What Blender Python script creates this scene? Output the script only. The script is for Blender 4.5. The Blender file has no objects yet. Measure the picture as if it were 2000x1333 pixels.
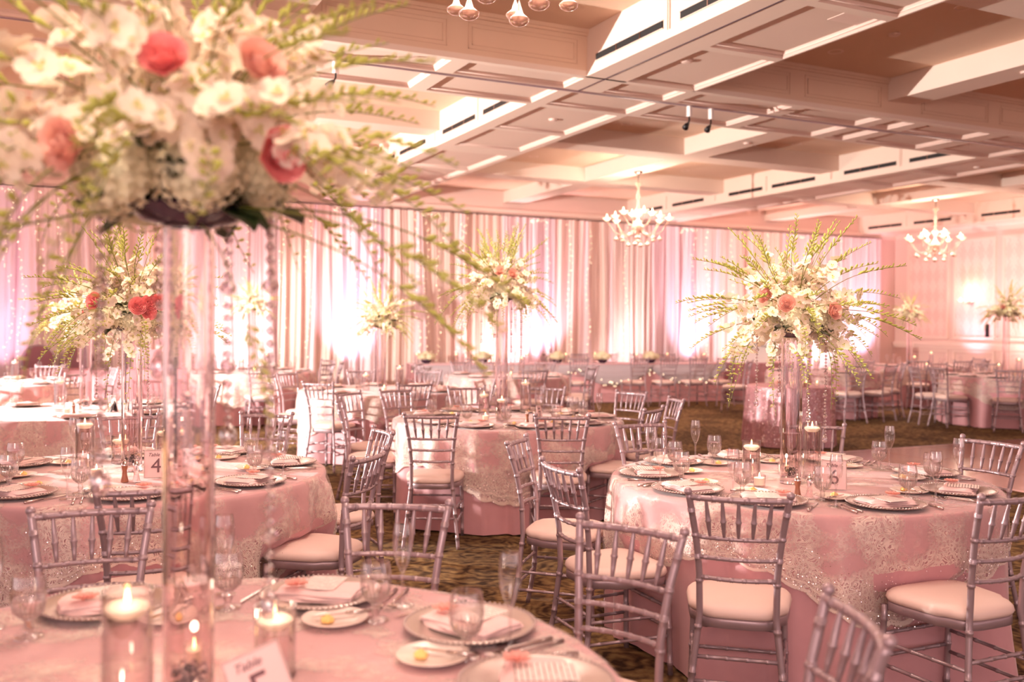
import bpy, math, random
from mathutils import Vector, Matrix
sc = bpy.context.scene
col = sc.collection
PI = math.pi
R_ = math.radians

# ------------------------------------------------------------------ camera
YAW, PITCH, ROLL, HCAM = R_(25.54), R_(-1.016), R_(0.4226), 1.52
cf = Vector((math.sin(YAW)*math.cos(PITCH), math.cos(YAW)*math.cos(PITCH), math.sin(PITCH)))
cr0 = Vector((math.cos(YAW), -math.sin(YAW), 0)); cu0 = cr0.cross(cf)
cr = cr0*math.cos(ROLL)+cu0*math.sin(ROLL); cu = -cr0*math.sin(ROLL)+cu0*math.cos(ROLL)
cam = bpy.data.cameras.new('camera'); cam.sensor_width = 36; cam.lens = 1849.3*36/2000
camo = bpy.data.objects.new('camera', cam); col.objects.link(camo); sc.camera = camo
M = Matrix.Identity(4)
for i in range(3):
    M[i][0] = cr[i]; M[i][1] = cu[i]; M[i][2] = -cf[i]
M[2][3] = HCAM
camo.matrix_world = M
cam.clip_start = .02; cam.clip_end = 200
cam.dof.use_dof = True; cam.dof.focus_distance = 4.5; cam.dof.aperture_fstop = 2.0

# ------------------------------------------------------------------ world, exposure, lights
w = bpy.data.worlds.new('World'); sc.world = w; w.use_nodes = True
w.node_tree.nodes['Background'].inputs[0].default_value = (1.0, .75, .75, 1)
w.node_tree.nodes['Background'].inputs[1].default_value = 1.05
vs = sc.view_settings
vs.view_transform = 'Standard'; vs.look = 'None'; vs.gamma = 1; vs.use_curve_mapping = False
vs.exposure = 0.28
sc.cycles.adaptive_threshold = .06; sc.cycles.max_bounces = 7; sc.cycles.transparent_max_bounces = 16
sc.cycles.transmission_bounces = 7; sc.cycles.glossy_bounces = 3; sc.cycles.diffuse_bounces = 3
sc.cycles.caustics_reflective = False; sc.cycles.caustics_refractive = False
sc.cycles.sample_clamp_indirect = 4; sc.cycles.sample_clamp_direct = 20

def light(name, kind, loc, power, color, target=None, **kw):
    l = bpy.data.lights.new(name, kind); l.energy = power; l.color = color
    for k, v in kw.items(): setattr(l, k, v)
    o = bpy.data.objects.new(name, l); col.objects.link(o); o.location = loc
    if target is not None:
        o.rotation_euler = (Vector(target)-Vector(loc)).to_track_quat('-Z', 'Y').to_euler()
    return o
# the photographer's strobe on a stand beyond the frame, and a soft fill added behind the camera
light('strobe', 'SPOT', (-3.96, 10.7, 1.70), 5600, (1, .95, .87), (-1.96, 10.6, .62), spot_size=R_(112), spot_blend=.12, shadow_soft_size=.05)
light('camera_side_fill', 'AREA', (-1.5, -2.5, 3.0), 150, (1, .80, .72), (4, 6, .6), shape='DISK', size=3.0)
for lx in (1.6, 8.45, 15.3):
    for ly in (3.4, 12.9):
        light('coffer_fill', 'AREA', (lx, ly, 3.7), 70, (1, .79, .68), (lx, ly, 0), shape='RECTANGLE', size=3.2, size_y=4.5)  # unseen area panels added under the coffers to raise the ambient light
# uplights along the drape and the right wall
UPL = [(9.05, 16.75, 9.1, 17.5, 2600), (12.7, 16.5, 12.75, 17.5, 3000), (4.9, 16.6, 4.95, 17.5, 3600), (17.8, 16.6, 17.9, 17.5, 3000), (-.9, 16.6, -.9, 17.5, 2000), (1.95, 16.9, 1.95, 17.5, 2000), (18.45, 15.25, 19.25, 15.2, 1300)]
for ux, uy, tx, ty, pw in UPL:
    light('uplight_lamp', 'SPOT', (ux, uy, .17), pw*.16, (1, .56, .80), (tx, ty, 1.9), spot_size=R_(54), spot_blend=1, shadow_soft_size=.06)
# soft wash lamps added to brighten the drape and the wallpapered wall
ADDED_WASH = [(-3.2, 16.2), (-.3, 16.2), (2.4, 16.2), (6.6, 17.0), (8.0, 17.0), (10.6, 16.9), (14.2, 15.9), (16.2, 16.0), (18.2, 13.2), (18.2, 10.8)]
for ux, uy in ADDED_WASH:
    light('wash_fill', 'SPOT', (ux, uy, .17), 480, (1, .73, .72), (ux, 17.6, 2.6) if uy > 14 else (19.3, uy, 2.4), spot_size=R_(120), spot_blend=1, shadow_soft_size=.1)

# ------------------------------------------------------------------ helpers
def lin(c):
    return tuple(((x/255)/12.92 if x/255 <= .04045 else ((x/255+.055)/1.055)**2.4) for x in c)
def tag(o, label=None, cat=None, group=None, kind=None):
    if label: o['label'] = label
    if cat: o['category'] = cat
    if group: o['group'] = group
    if kind: o['kind'] = kind
    return o
class MB:
    def __init__(s): s.v = []; s.f = []; s.m = []; s.sm = []
    def add(s, vs_, fs, mi=0, smooth=True):
        b = len(s.v); s.v += [tuple(p) for p in vs_]
        for f in fs: s.f.append(tuple(i+b for i in f)); s.m.append(mi); s.sm.append(smooth)
        return s
    def box(s, x0, x1, y0, y1, z0, z1, mi=0):
        v = [(x0,y0,z0),(x1,y0,z0),(x1,y1,z0),(x0,y1,z0),(x0,y0,z1),(x1,y0,z1),(x1,y1,z1),(x0,y1,z1)]
        return s.add(v, [(3,2,1,0),(4,5,6,7),(0,1,5,4),(1,2,6,5),(2,3,7,6),(3,0,4,7)], mi, False)
    def hexa(s, v, mi=0, smooth=False):
        return s.add(v, [(3,2,1,0),(4,5,6,7),(0,1,5,4),(1,2,6,5),(2,3,7,6),(3,0,4,7)], mi, smooth)
    def tube(s, pts, rad, seg=8, mi=0, cap=True):
        pts = [Vector(p) for p in pts]; n = len(pts)
        if not hasattr(rad, '__len__'): rad = [rad]*n
        vs_ = []; prev = None
        for i, p in enumerate(pts):
            d = (pts[min(i+1, n-1)]-pts[max(i-1, 0)]).normalized()
            a = prev if prev is not None else (Vector((1,0,0)) if abs(d.x) < .8 else Vector((0,1,0)))
            a = (a-d*a.dot(d)).normalized(); b = d.cross(a); prev = a
            for k in range(seg):
                t = 2*PI*k/seg; vs_.append(p+(a*math.cos(t)+b*math.sin(t))*rad[i])
        fs = [(i*seg+k, i*seg+(k+1) % seg, (i+1)*seg+(k+1) % seg, (i+1)*seg+k) for i in range(n-1) for k in range(seg)]
        if cap: fs += [tuple(range(seg-1, -1, -1)), tuple((n-1)*seg+k for k in range(seg))]
        return s.add(vs_, fs, mi)
    def lathe(s, prof, seg=20, mi=0, c=(0,0,0), cap=False):
        q = [prof[0]]; brk = set()
        for i in range(1, len(prof)):
            if 1 < i and not cap:
                a = math.atan2(prof[i-1][1]-prof[i-2][1], prof[i-1][0]-prof[i-2][0]); b = math.atan2(prof[i][1]-prof[i-1][1], prof[i][0]-prof[i-1][0])
                if abs((b-a+PI) % (2*PI)-PI) > 1.0: brk.add(len(q)-1); q.append(prof[i-1])
            q.append(prof[i])
        prof = q; vs_ = []; n = len(prof)
        for r, z in prof:
            for k in range(seg):
                t = 2*PI*k/seg; vs_.append((c[0]+r*math.cos(t), c[1]+r*math.sin(t), c[2]+z))
        fs = [(i*seg+k, i*seg+(k+1) % seg, (i+1)*seg+(k+1) % seg, (i+1)*seg+k) for i in range(n-1) if i not in brk for k in range(seg)]
        if cap: fs += [tuple(range(seg-1, -1, -1)), tuple((n-1)*seg+k for k in range(seg))]
        return s.add(vs_, fs, mi)
    def ball(s, c, r, seg=8, rings=5, mi=0, sz=1):
        pr = [(max(r*math.sin(PI*i/rings), 1e-5), -r*sz*math.cos(PI*i/rings)) for i in range(rings+1)]
        b = len(s.f); s.lathe(pr, seg, mi, c, cap=True); return s
    def mesh(s, name, *mats):
        me = bpy.data.meshes.new(name); me.from_pydata(s.v, [], s.f)
        me.polygons.foreach_set('material_index', s.m); me.polygons.foreach_set('use_smooth', s.sm)
        for m in mats: me.materials.append(m)
        if getattr(s, 'lv', None):
            at = me.attributes.new('drop', 'FLOAT', 'POINT'); at.data.foreach_set('value', s.lv)
        me.update(); return me
    def build(s, name, mats, parent=None, loc=None, rz=0):
        if not isinstance(mats, (list, tuple)): mats = [mats]
        return inst(name, s.mesh(name, *mats), parent, loc, rz)
def inst(name, me, parent=None, loc=None, rz=0):
    o = bpy.data.objects.new(name, me); col.objects.link(o)
    if parent: o.parent = parent
    if loc is not None: o.location = loc
    if rz: o.rotation_euler.z = rz
    return o
def empty(name, loc=(0,0,0), rz=0):
    o = bpy.data.objects.new(name, None); col.objects.link(o); o.location = loc; o.rotation_euler.z = rz
    o.empty_display_size = .1; return o
KIDS = {}
def copy_tree(o, loc=None, rz=None, parent=None):
    c = o.copy(); col.objects.link(c)
    if parent: c.parent = parent
    for ch in KIDS.setdefault(o.name, list(o.children)): copy_tree(ch, parent=c)
    if loc is not None: c.location = loc
    if rz is not None: c.rotation_euler.z = rz
    return c
ORD = ['first', 'second', 'third', 'fourth', 'fifth', 'sixth', 'seventh', 'eighth', 'ninth', 'tenth', 'eleventh', 'twelfth', 'thirteenth', 'fourteenth', 'fifteenth', 'sixteenth', 'seventeenth', 'eighteenth', 'nineteenth', 'twentieth']
ORD += ['twenty-'+w_ for w_ in ORD[:9]]+['thirtieth']
def vis(x, y, z, mrg=60):
    v = Vector((x, y, z-HCAM)); w_ = v.dot(cf)
    return w_ > .3 and -mrg < 1000+1849.3*v.dot(cr)/w_ < 2000+mrg and -mrg < 666.5-1849.3*v.dot(cu)/w_ < 1333+mrg
ORDC = 'zero one two three four five six seven eight nine ten eleven twelve thirteen fourteen fifteen sixteen seventeen eighteen nineteen twenty twenty-one twenty-two twenty-three'.split()
class Proto:                       # the first placement moves the thing itself, the later ones are copies
    def __init__(s, fn): s.fn = fn; s.o = None
    def put(s, loc, rz=0):
        if s.o is None: s.o = s.fn(); o = s.o; list_ = KIDS.setdefault(o.name, list(o.children)); o.location = loc; o.rotation_euler.z = rz; return o
        c = copy_tree(s.o, loc, rz)
        for k in ('label', 'category', 'group'):
            if k in c: del c[k]
        return c

# ------------------------------------------------------------------ materials
def mat(name, rgb, rough=.5, metal=0, noise=0, scale=8, bump=0, trans=0, spec=.5, emit=None, es=0, sheen=0, coords='Object'):
    m = bpy.data.materials.new(name); m.use_nodes = True; nt = m.node_tree; N = nt.nodes; L = nt.links
    p = N['Principled BSDF']; c = lin(rgb)
    p.inputs['Base Color'].default_value = (*c, 1); p.inputs['Roughness'].default_value = rough
    p.inputs['Metallic'].default_value = metal; p.inputs['Specular IOR Level'].default_value = spec
    if trans: p.inputs['Transmission Weight'].default_value = trans
    if sheen: p.inputs['Sheen Weight'].default_value = sheen
    if emit:
        p.inputs['Emission Color'].default_value = (*lin(emit), 1); p.inputs['Emission Strength'].default_value = es
    if noise or bump:
        tc = N.new('ShaderNodeTexCoord'); nz = N.new('ShaderNodeTexNoise'); nz.inputs['Scale'].default_value = scale
        nz.inputs['Detail'].default_value = 4; L.new(tc.outputs[coords], nz.inputs['Vector'])
        if noise:
            mx = N.new('ShaderNodeMix'); mx.data_type = 'RGBA'
            mx.inputs[6].default_value = (*[x*(1-noise) for x in c], 1); mx.inputs[7].default_value = (*[min(1, x*(1+noise)) for x in c], 1)
            L.new(nz.outputs[0], mx.inputs[0]); L.new(mx.outputs[2], p.inputs['Base Color'])
        if bump:
            bp = N.new('ShaderNodeBump'); bp.inputs['Strength'].default_value = bump; bp.inputs['Distance'].default_value = .01
            L.new(nz.outputs[0], bp.inputs['Height']); L.new(bp.outputs[0], p.inputs['Normal'])
    return m
def thin_glass(name, tint=(1, .97, .97), k=1.0, lo=.07):
    m = bpy.data.materials.new(name); m.use_nodes = True; nt = m.node_tree; N = nt.nodes; L = nt.links
    N.remove(N['Principled BSDF']); out = N['Material Output']
    t = N.new('ShaderNodeBsdfTransparent'); t.inputs[0].default_value = (*tint, 1)
    g = N.new('ShaderNodeBsdfGlossy'); g.inputs['Roughness'].default_value = .02
    lw = N.new('ShaderNodeLayerWeight'); lw.inputs[0].default_value = .35
    mp = N.new('ShaderNodeMapRange'); mp.inputs[3].default_value = lo; mp.inputs[4].default_value = .75*k
    L.new(lw.outputs['Facing'], mp.inputs[0])
    mx = N.new('ShaderNodeMixShader'); L.new(mp.outputs[0], mx.inputs[0]); L.new(t.outputs[0], mx.inputs[1]); L.new(g.outputs[0], mx.inputs[2])
    L.new(mx.outputs[0], out.inputs[0]); return m
def petal_mat(name, rgb, tr=.35, noise=.08):
    m = mat(name, rgb, .6, noise=noise, scale=30); nt = m.node_tree; N = nt.nodes; L = nt.links
    p = N['Principled BSDF']; p.inputs['Specular IOR Level'].default_value = .2
    t = N.new('ShaderNodeBsdfTranslucent'); t.inputs[0].default_value = (*lin(rgb), 1)
    mx = N.new('ShaderNodeMixShader'); mx.inputs[0].default_value = tr
    L.new(p.outputs[0], mx.inputs[1]); L.new(t.outputs[0], mx.inputs[2]); L.new(mx.outputs[0], N['Material Output'].inputs[0]); return m
def carpet_mat():
    m = mat('patterned_carpet', (120, 90, 45), .95, spec=.1); nt = m.node_tree; N = nt.nodes; L = nt.links; p = N['Principled BSDF']
    tc = N.new('ShaderNodeTexCoord'); nz = N.new('ShaderNodeTexNoise'); nz.inputs['Scale'].default_value = 2.2; nz.inputs['Detail'].default_value = 3
    L.new(tc.outputs['Object'], nz.inputs[0])
    ad = N.new('ShaderNodeVectorMath'); ad.operation = 'MULTIPLY_ADD'; ad.inputs[1].default_value = (.5, .5, 0)
    L.new(nz.outputs['Color'], ad.inputs[0]); L.new(tc.outputs['Object'], ad.inputs[2])
    v = N.new('ShaderNodeTexVoronoi'); v.inputs['Scale'].default_value = 3.4; L.new(ad.outputs[0], v.inputs['Vector'])
    w_ = N.new('ShaderNodeMath'); w_.operation = 'MULTIPLY'; w_.inputs[1].default_value = 34; L.new(v.outputs['Distance'], w_.inputs[0])
    s_ = N.new('ShaderNodeMath'); s_.operation = 'SINE'; L.new(w_.outputs[0], s_.inputs[0])
    n2 = N.new('ShaderNodeTexNoise'); n2.inputs['Scale'].default_value = 14; n2.inputs['Detail'].default_value = 5; L.new(tc.outputs['Object'], n2.inputs[0])
    sm = N.new('ShaderNodeMath'); sm.operation = 'MULTIPLY_ADD'; sm.inputs[1].default_value = .11; L.new(s_.outputs[0], sm.inputs[0]); L.new(n2.outputs[0], sm.inputs[2])
    r = N.new('ShaderNodeValToRGB'); e = r.color_ramp.elements
    e[0].position = .32; e[0].color = (*lin((70, 50, 36)), 1); e[1].position = .80; e[1].color = (*lin((160, 132, 88)), 1)
    x = e.new(.45); x.color = (*lin((106, 80, 56)), 1); x = e.new(.56); x.color = (*lin((128, 98, 66)), 1)
    L.new(sm.outputs[0], r.inputs[0])
    n3 = N.new('ShaderNodeTexNoise'); n3.inputs['Scale'].default_value = .9; L.new(tc.outputs['Object'], n3.inputs[0])
    r3 = N.new('ShaderNodeValToRGB'); r3.color_ramp.elements[0].position = .5; r3.color_ramp.elements[1].position = .56
    L.new(n3.outputs[0], r3.inputs[0])
    mx = N.new('ShaderNodeMix'); mx.data_type = 'RGBA'; mx.blend_type = 'MIX'; L.new(r3.outputs[0], mx.inputs[0]); L.new(r.outputs[0], mx.inputs[6])
    mm = N.new('ShaderNodeMix'); mm.data_type = 'RGBA'; mm.blend_type = 'MULTIPLY'; mm.inputs[0].default_value = 1; L.new(r.outputs[0], mm.inputs[6]); mm.inputs[7].default_value = (.62, .6, .62, 1)
    L.new(mm.outputs[2], mx.inputs[7]); L.new(mx.outputs[2], p.inputs['Base Color']); return m
def lace_mat():
    m = mat('lace', (246, 216, 204), .4, spec=.5); nt = m.node_tree; N = nt.nodes; L = nt.links; p = N['Principled BSDF']
    p.inputs['Sheen Weight'].default_value = .3
    tc = N.new('ShaderNodeTexCoord')
    n1 = N.new('ShaderNodeTexNoise'); n1.inputs['Scale'].default_value = 9; n1.inputs['Detail'].default_value = 2; L.new(tc.outputs['Object'], n1.inputs[0])
    ad = N.new('ShaderNodeVectorMath'); ad.operation = 'MULTIPLY_ADD'; ad.inputs[1].default_value = (.12, .12, .12)
    L.new(n1.outputs['Color'], ad.inputs[0]); L.new(tc.outputs['Object'], ad.inputs[2])
    def math_(op, a, b=None, c=None):
        n = N.new('ShaderNodeMath'); n.operation = op
        for i_, x_ in enumerate((a, b, c)):
            if x_ is None: continue
            if isinstance(x_, (int, float)): n.inputs[i_].default_value = x_
            else: L.new(x_, n.inputs[i_])
        return n.outputs[0]
    at = N.new('ShaderNodeAttribute'); at.attribute_name = 'drop'; D = at.outputs['Fac']
    v = N.new('ShaderNodeTexVoronoi'); v.feature = 'DISTANCE_TO_EDGE'; v.inputs['Scale'].default_value = 46; L.new(ad.outputs[0], v.inputs['Vector'])
    v2 = N.new('ShaderNodeTexVoronoi'); v2.inputs['Scale'].default_value = 16; L.new(ad.outputs[0], v2.inputs['Vector'])
    net = math_('LESS_THAN', v.outputs['Distance'], .13)
    petals = math_('GREATER_THAN', math_('SINE', math_('MULTIPLY', v2.outputs['Distance'], 75)), .1)
    n3 = N.new('ShaderNodeTexNoise'); n3.inputs['Scale'].default_value = 6.5; n3.inputs['Detail'].default_value = 4; L.new(tc.outputs['Object'], n3.inputs[0])
    dens = math_('MULTIPLY_ADD', D, .22, n3.outputs[0])            # denser flowers towards the hem
    g3 = N.new('ShaderNodeMapRange'); g3.inputs[1].default_value = .48; g3.inputs[2].default_value = .64; L.new(dens, g3.inputs[0])
    band = math_('GREATER_THAN', math_('SINE', math_('MULTIPLY', D, 60)), .2)
    edge = math_('MULTIPLY', band, math_('GREATER_THAN', D, .86))
    pat = math_('MULTIPLY', math_('MAXIMUM', math_('MULTIPLY', net, .8), petals), g3.outputs[0])
    ml = N.new('ShaderNodeMath'); ml.operation = 'MAXIMUM'; L.new(pat, ml.inputs[0]); L.new(edge, ml.inputs[1])
    mr = N.new('ShaderNodeMapRange'); mr.inputs[3].default_value = .12; mr.inputs[4].default_value = .85; L.new(ml.outputs[0], mr.inputs[0])
    t = N.new('ShaderNodeBsdfTransparent'); ms = N.new('ShaderNodeMixShader')
    L.new(mr.outputs[0], ms.inputs[0]); L.new(t.outputs[0], ms.inputs[1]); L.new(p.outputs[0], ms.inputs[2]); L.new(ms.outputs[0], N['Material Output'].inputs[0])
    bp = N.new('ShaderNodeBump'); bp.inputs['Strength'].default_value = .6; bp.inputs['Distance'].default_value = .004
    L.new(ml.outputs[0], bp.inputs['Height']); L.new(bp.outputs[0], p.inputs['Normal']); return m
def damask_mat(rgb, rgb2, scale):
    m = mat('damask', rgb, .6); nt = m.node_tree; N = nt.nodes; L = nt.links; p = N['Principled BSDF']
    tc = N.new('ShaderNodeTexCoord'); sp = N.new('ShaderNodeSeparateXYZ'); L.new(tc.outputs['Object'], sp.inputs[0])
    def sn(src, f, ph=0):
        a = N.new('ShaderNodeMath'); a.operation = 'MULTIPLY_ADD'; a.inputs[1].default_value = f; a.inputs[2].default_value = ph; L.new(src, a.inputs[0])
        b = N.new('ShaderNodeMath'); b.operation = 'SINE'; L.new(a.outputs[0], b.inputs[0]); return b.outputs[0]
    a = sn(sp.outputs['Y'], scale*2); b = sn(sp.outputs['Z'], scale); c = sn(sp.outputs['Y'], scale*5, 1); d = sn(sp.outputs['Z'], scale*3, .6)
    def op(o, x, y):
        n = N.new('ShaderNodeMath'); n.operation = o; L.new(x, n.inputs[0]); L.new(y, n.inputs[1]); return n.outputs[0]
    s = op('ADD', op('ADD', a, b), op('MULTIPLY', c, d))
    mr = N.new('ShaderNodeMapRange'); mr.inputs[1].default_value = -.2; mr.inputs[2].default_value = .25; L.new(s, mr.inputs[0])
    mx = N.new('ShaderNodeMix'); mx.data_type = 'RGBA'; mx.inputs[6].default_value = (*lin(rgb), 1); mx.inputs[7].default_value = (*lin(rgb2), 1)
    L.new(mr.outputs[0], mx.inputs[0]); L.new(mx.outputs[2], p.inputs['Base Color']); return m
def print_mat():
    m = mat('menu_print', (250, 228, 222), .6); nt = m.node_tree; N = nt.nodes; L = nt.links; p = N['Principled BSDF']
    tc = N.new('ShaderNodeTexCoord'); sp = N.new('ShaderNodeSeparateXYZ'); L.new(tc.outputs['Object'], sp.inputs[0])
    a = N.new('ShaderNodeMath'); a.operation = 'MULTIPLY'; a.inputs[1].default_value = 520; L.new(sp.outputs['Y'], a.inputs[0])
    b = N.new('ShaderNodeMath'); b.operation = 'SINE'; L.new(a.outputs[0], b.inputs[0])
    n = N.new('ShaderNodeTexNoise'); n.inputs['Scale'].default_value = 160; L.new(tc.outputs['Object'], n.inputs[0])
    c = N.new('ShaderNodeMath'); c.operation = 'MULTIPLY'; L.new(b.outputs[0], c.inputs[0]); L.new(n.outputs[0], c.inputs[1])
    g = N.new('ShaderNodeMath'); g.operation = 'GREATER_THAN'; g.inputs[1].default_value = .36; L.new(c.outputs[0], g.inputs[0])
    mx = N.new('ShaderNodeMix'); mx.data_type = 'RGBA'; mx.inputs[6].default_value = (*lin((250, 228, 222)), 1); mx.inputs[7].default_value = (*lin((120, 84, 84)), 1)
    L.new(g.outputs[0], mx.inputs[0]); L.new(mx.outputs[2], p.inputs['Base Color']); return m
X = dict(
    ceil=mat('ceiling_paint', (238, 212, 198), .75, noise=.03, scale=3),
    ceil_panel=mat('ceiling_panel', (232, 202, 188), .8, noise=.03, scale=2),
    tan=mat('coffer_paint', (226, 190, 166), .75, noise=.04, scale=2),
    dark=mat('dark_slot', (14, 10, 14), .6), line=mat('track_line', (60, 35, 50), .4),
    wall=mat('wall_paint', (232, 196, 186), .7, noise=.03, scale=2), trim=mat('trim_paint', (240, 208, 196), .5),
    damask=damask_mat((234, 194, 184), (242, 208, 198), 13.0),
    carpet=carpet_mat(), parquet=mat('parquet', (150, 92, 70), .16, noise=.15, scale=6),
    silver=mat('silver_paint', (172, 146, 152), .36, .42, noise=.06, scale=30),
    cushion=mat('cream_vinyl', (236, 202, 192), .5, noise=.02, scale=10),
    linen=mat('rose_linen', (208, 148, 153), .62, noise=.06, scale=14, sheen=.3), lace=lace_mat(),
    sequin=mat('sequin', (255, 236, 236), .26, 1.0), sequincloth=mat('sequin_cloth', (196, 140, 146), .4, .4, noise=.3, scale=60),
    swag=mat('grey_chiffon', (186, 166, 172), .5, noise=.05, scale=9, sheen=.3), mauve=mat('mauve_cloth', (186, 128, 134), .7, noise=.05, scale=7),
    drape_a=petal_mat('blush_drape', (252, 226, 220), .2, .03), drape_b=petal_mat('pink_sheer', (254, 230, 234), .3, .03), drape_c=petal_mat('taupe_drape', (247, 216, 205), .2, .03),
    glass=thin_glass('thin_glass'), crystal=mat('crystal', (255, 244, 244), .02, trans=1.0), cut=thin_glass('cut_glass', (1, .97, .97), 1.5), bead=thin_glass('bead_glass', (.96, .88, .92), 1.3, .3), water=thin_glass('water', (1, .98, .97), .6),
    charger=mat('silver_charger', (206, 184, 178), .28, .75, noise=.04), china=mat('white_china', (246, 218, 208), .25),
    steel=mat('steel_cutlery', (214, 196, 192), .16, 1.0), napkin=mat('pink_napkin', (248, 206, 204), .75, noise=.03, scale=12),
    menu=print_mat(), butter=mat('butter', (248, 200, 124), .45), coral=petal_mat('coral_silk', (252, 178, 166), .2),
    wax=mat('candle_wax', (255, 230, 212), .4, emit=(255, 204, 160), es=.45), flame=mat('flame', (255, 220, 160), .5, emit=(255, 200, 130), es=14),  # wax emits a little: the flame's glow put into its material
    petal=petal_mat('orchid_petal', (255, 234, 218), .35), bud=petal_mat('green_bud', (206, 202, 112), .3, .15), stem=mat('stem_green', (120, 120, 52), .5),
    hyd=petal_mat('hydrangea', (252, 238, 206), .25, .12), rose=petal_mat('rose_petal', (255, 158, 158), .25, .12), rose2=petal_mat('pale_rose', (255, 196, 182), .25, .1),
    leaf=mat('dark_leaf', (52, 66, 34), .4, noise=.2, scale=20), bowl=mat('dark_bowl', (58, 40, 56), .12), foam=mat('floral_foam', (50, 56, 34), .9),
    card=mat('card_face', (238, 196, 194), .5), ink=mat('card_ink', (112, 70, 76), .5), cardback=mat('card_back', (40, 24, 28), .5),
    wood=mat('pepper_wood', (168, 104, 78), .35, noise=.1), bulb=mat('bulb_glow', (255, 236, 200), .4, emit=(255, 226, 180), es=9),
    shade=mat('glowing_glass', (255, 236, 214), .3, emit=(255, 214, 170), es=1.6), fairy=mat('fairy_bulb', (255, 236, 200), .4, emit=(255, 232, 190), es=3),
    amber=mat('peach_glass', (250, 196, 170), .15, trans=.5), white=mat('white_plastic', (240, 226, 222), .4), black=mat('black_metal', (24, 18, 22), .4),
    plum=mat('plum_velvet', (150, 96, 106), .7), blue=mat('blue_led', (160, 210, 255), .3, emit=(150, 205, 255), es=3.5), lamp=mat('downlight_lamp', (255, 240, 220), .3, emit=(255, 226, 196), es=5))

# ------------------------------------------------------------------ setting: floor, walls, ceiling
ZS, ZC, ZB = 3.83, 4.255, 4.014
YW, XW = 17.7, 19.3
def struct(name, mb, m, parent=None):
    o = mb.build(name, m, parent)
    if not parent: o['kind'] = 'structure'
    return o
fl = struct('floor', MB().box(-9, XW, -6, YW, -.1, 0), X['carpet'])
# parquet dance floor: tiles laid in squares with thin joints
df = struct('floor_parquet', MB().box(8.0, 15.2, 1.4, 8.46, .001, .012), X['parquet'])
tile_me = MB().box(-.443, .443, -.435, .435, .012, .02).mesh('tile', X['parquet'])
for i in range(8):
    for j in range(8): inst('tile', tile_me, df, (8.45+i*.9, 1.85+j*.88, 0))
struct('floor_parquet_edge', MB().box(7.93, 8.0, 1.33, 8.53, 0, .02).box(8.0, 15.27, 8.46, 8.53, 0, .02), X['steel'])
struct('wall_back', MB().box(-9, XW+.1, YW, YW+.15, 0, ZC), X['wall'])
wr = struct('wall_right', MB().box(XW, XW+.15, -6, YW, 0, ZC), X['wall'])
def wy(px):  # a place along the right wall
    return XW/math.tan(YAW+math.atan((px-1000)/1849.3))
edges = [wy(p) for p in (1772, 1853, 1862, 1944, 1957, 2050, 2064, 2160)]
for i in range(0, 8, 2):
    y1, y0 = edges[i], edges[i+1]
    MB().box(XW-.015, XW, y0+.06, y1-.06, 1.3, 3.55).build('panel', X['damask'], wr)
    fb = MB()
    for a in ((y0, y0+.06, 1.24, 3.61), (y1-.06, y1, 1.24, 3.61), (y0+.06, y1-.06, 1.24, 1.3), (y0+.06, y1-.06, 3.55, 3.61)): fb.box(XW-.04, XW, *a)
    fb.build('panel_frame', X['trim'], wr)
    fb = MB()
    for a in ((y0, y0+.05, .25, .98), (y1-.05, y1, .25, .98), (y0+.05, y1-.05, .25, .3), (y0+.05, y1-.05, .93, .98)): fb.box(XW-.03, XW, *a)
    fb.build('wainscot_frame', X['trim'], wr)
struct('trim_1', MB().box(XW-.06, XW, -6, YW, 1.08, 1.16).box(XW-.035, XW, -6, YW, 1.0, 1.08), X['trim'])
struct('baseboard_right', MB().box(XW-.03, XW, -6, YW, 0, .16), X['trim'])
struct('baseboard_back', MB().box(-9, XW-.03, YW-.03, YW, 0, .16), X['trim'])
struct('trim_2', MB().box(-9, XW, YW-.1, YW, ZS-.03, ZS+.05).box(-9, XW, YW-.06, YW, ZS-.08, ZS-.03), X['trim'])
struct('trim_3', MB().box(XW-.1, XW, -6, YW-.1, ZS-.03, ZS+.05).box(XW-.06, XW, -6, YW-.1, ZS-.08, ZS-.03), X['trim'])
ceil = struct('ceiling', MB().box(-9, XW+.1, -6, YW+.1, ZC, ZC+.12), X['tan'])
YB0, YB1 = 7.68, 8.93
XB = [(-9.6, -8.03), (-2.42, -1.18), (4.42, 5.66), (11.24, 12.48), (18.06, XW)]
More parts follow.
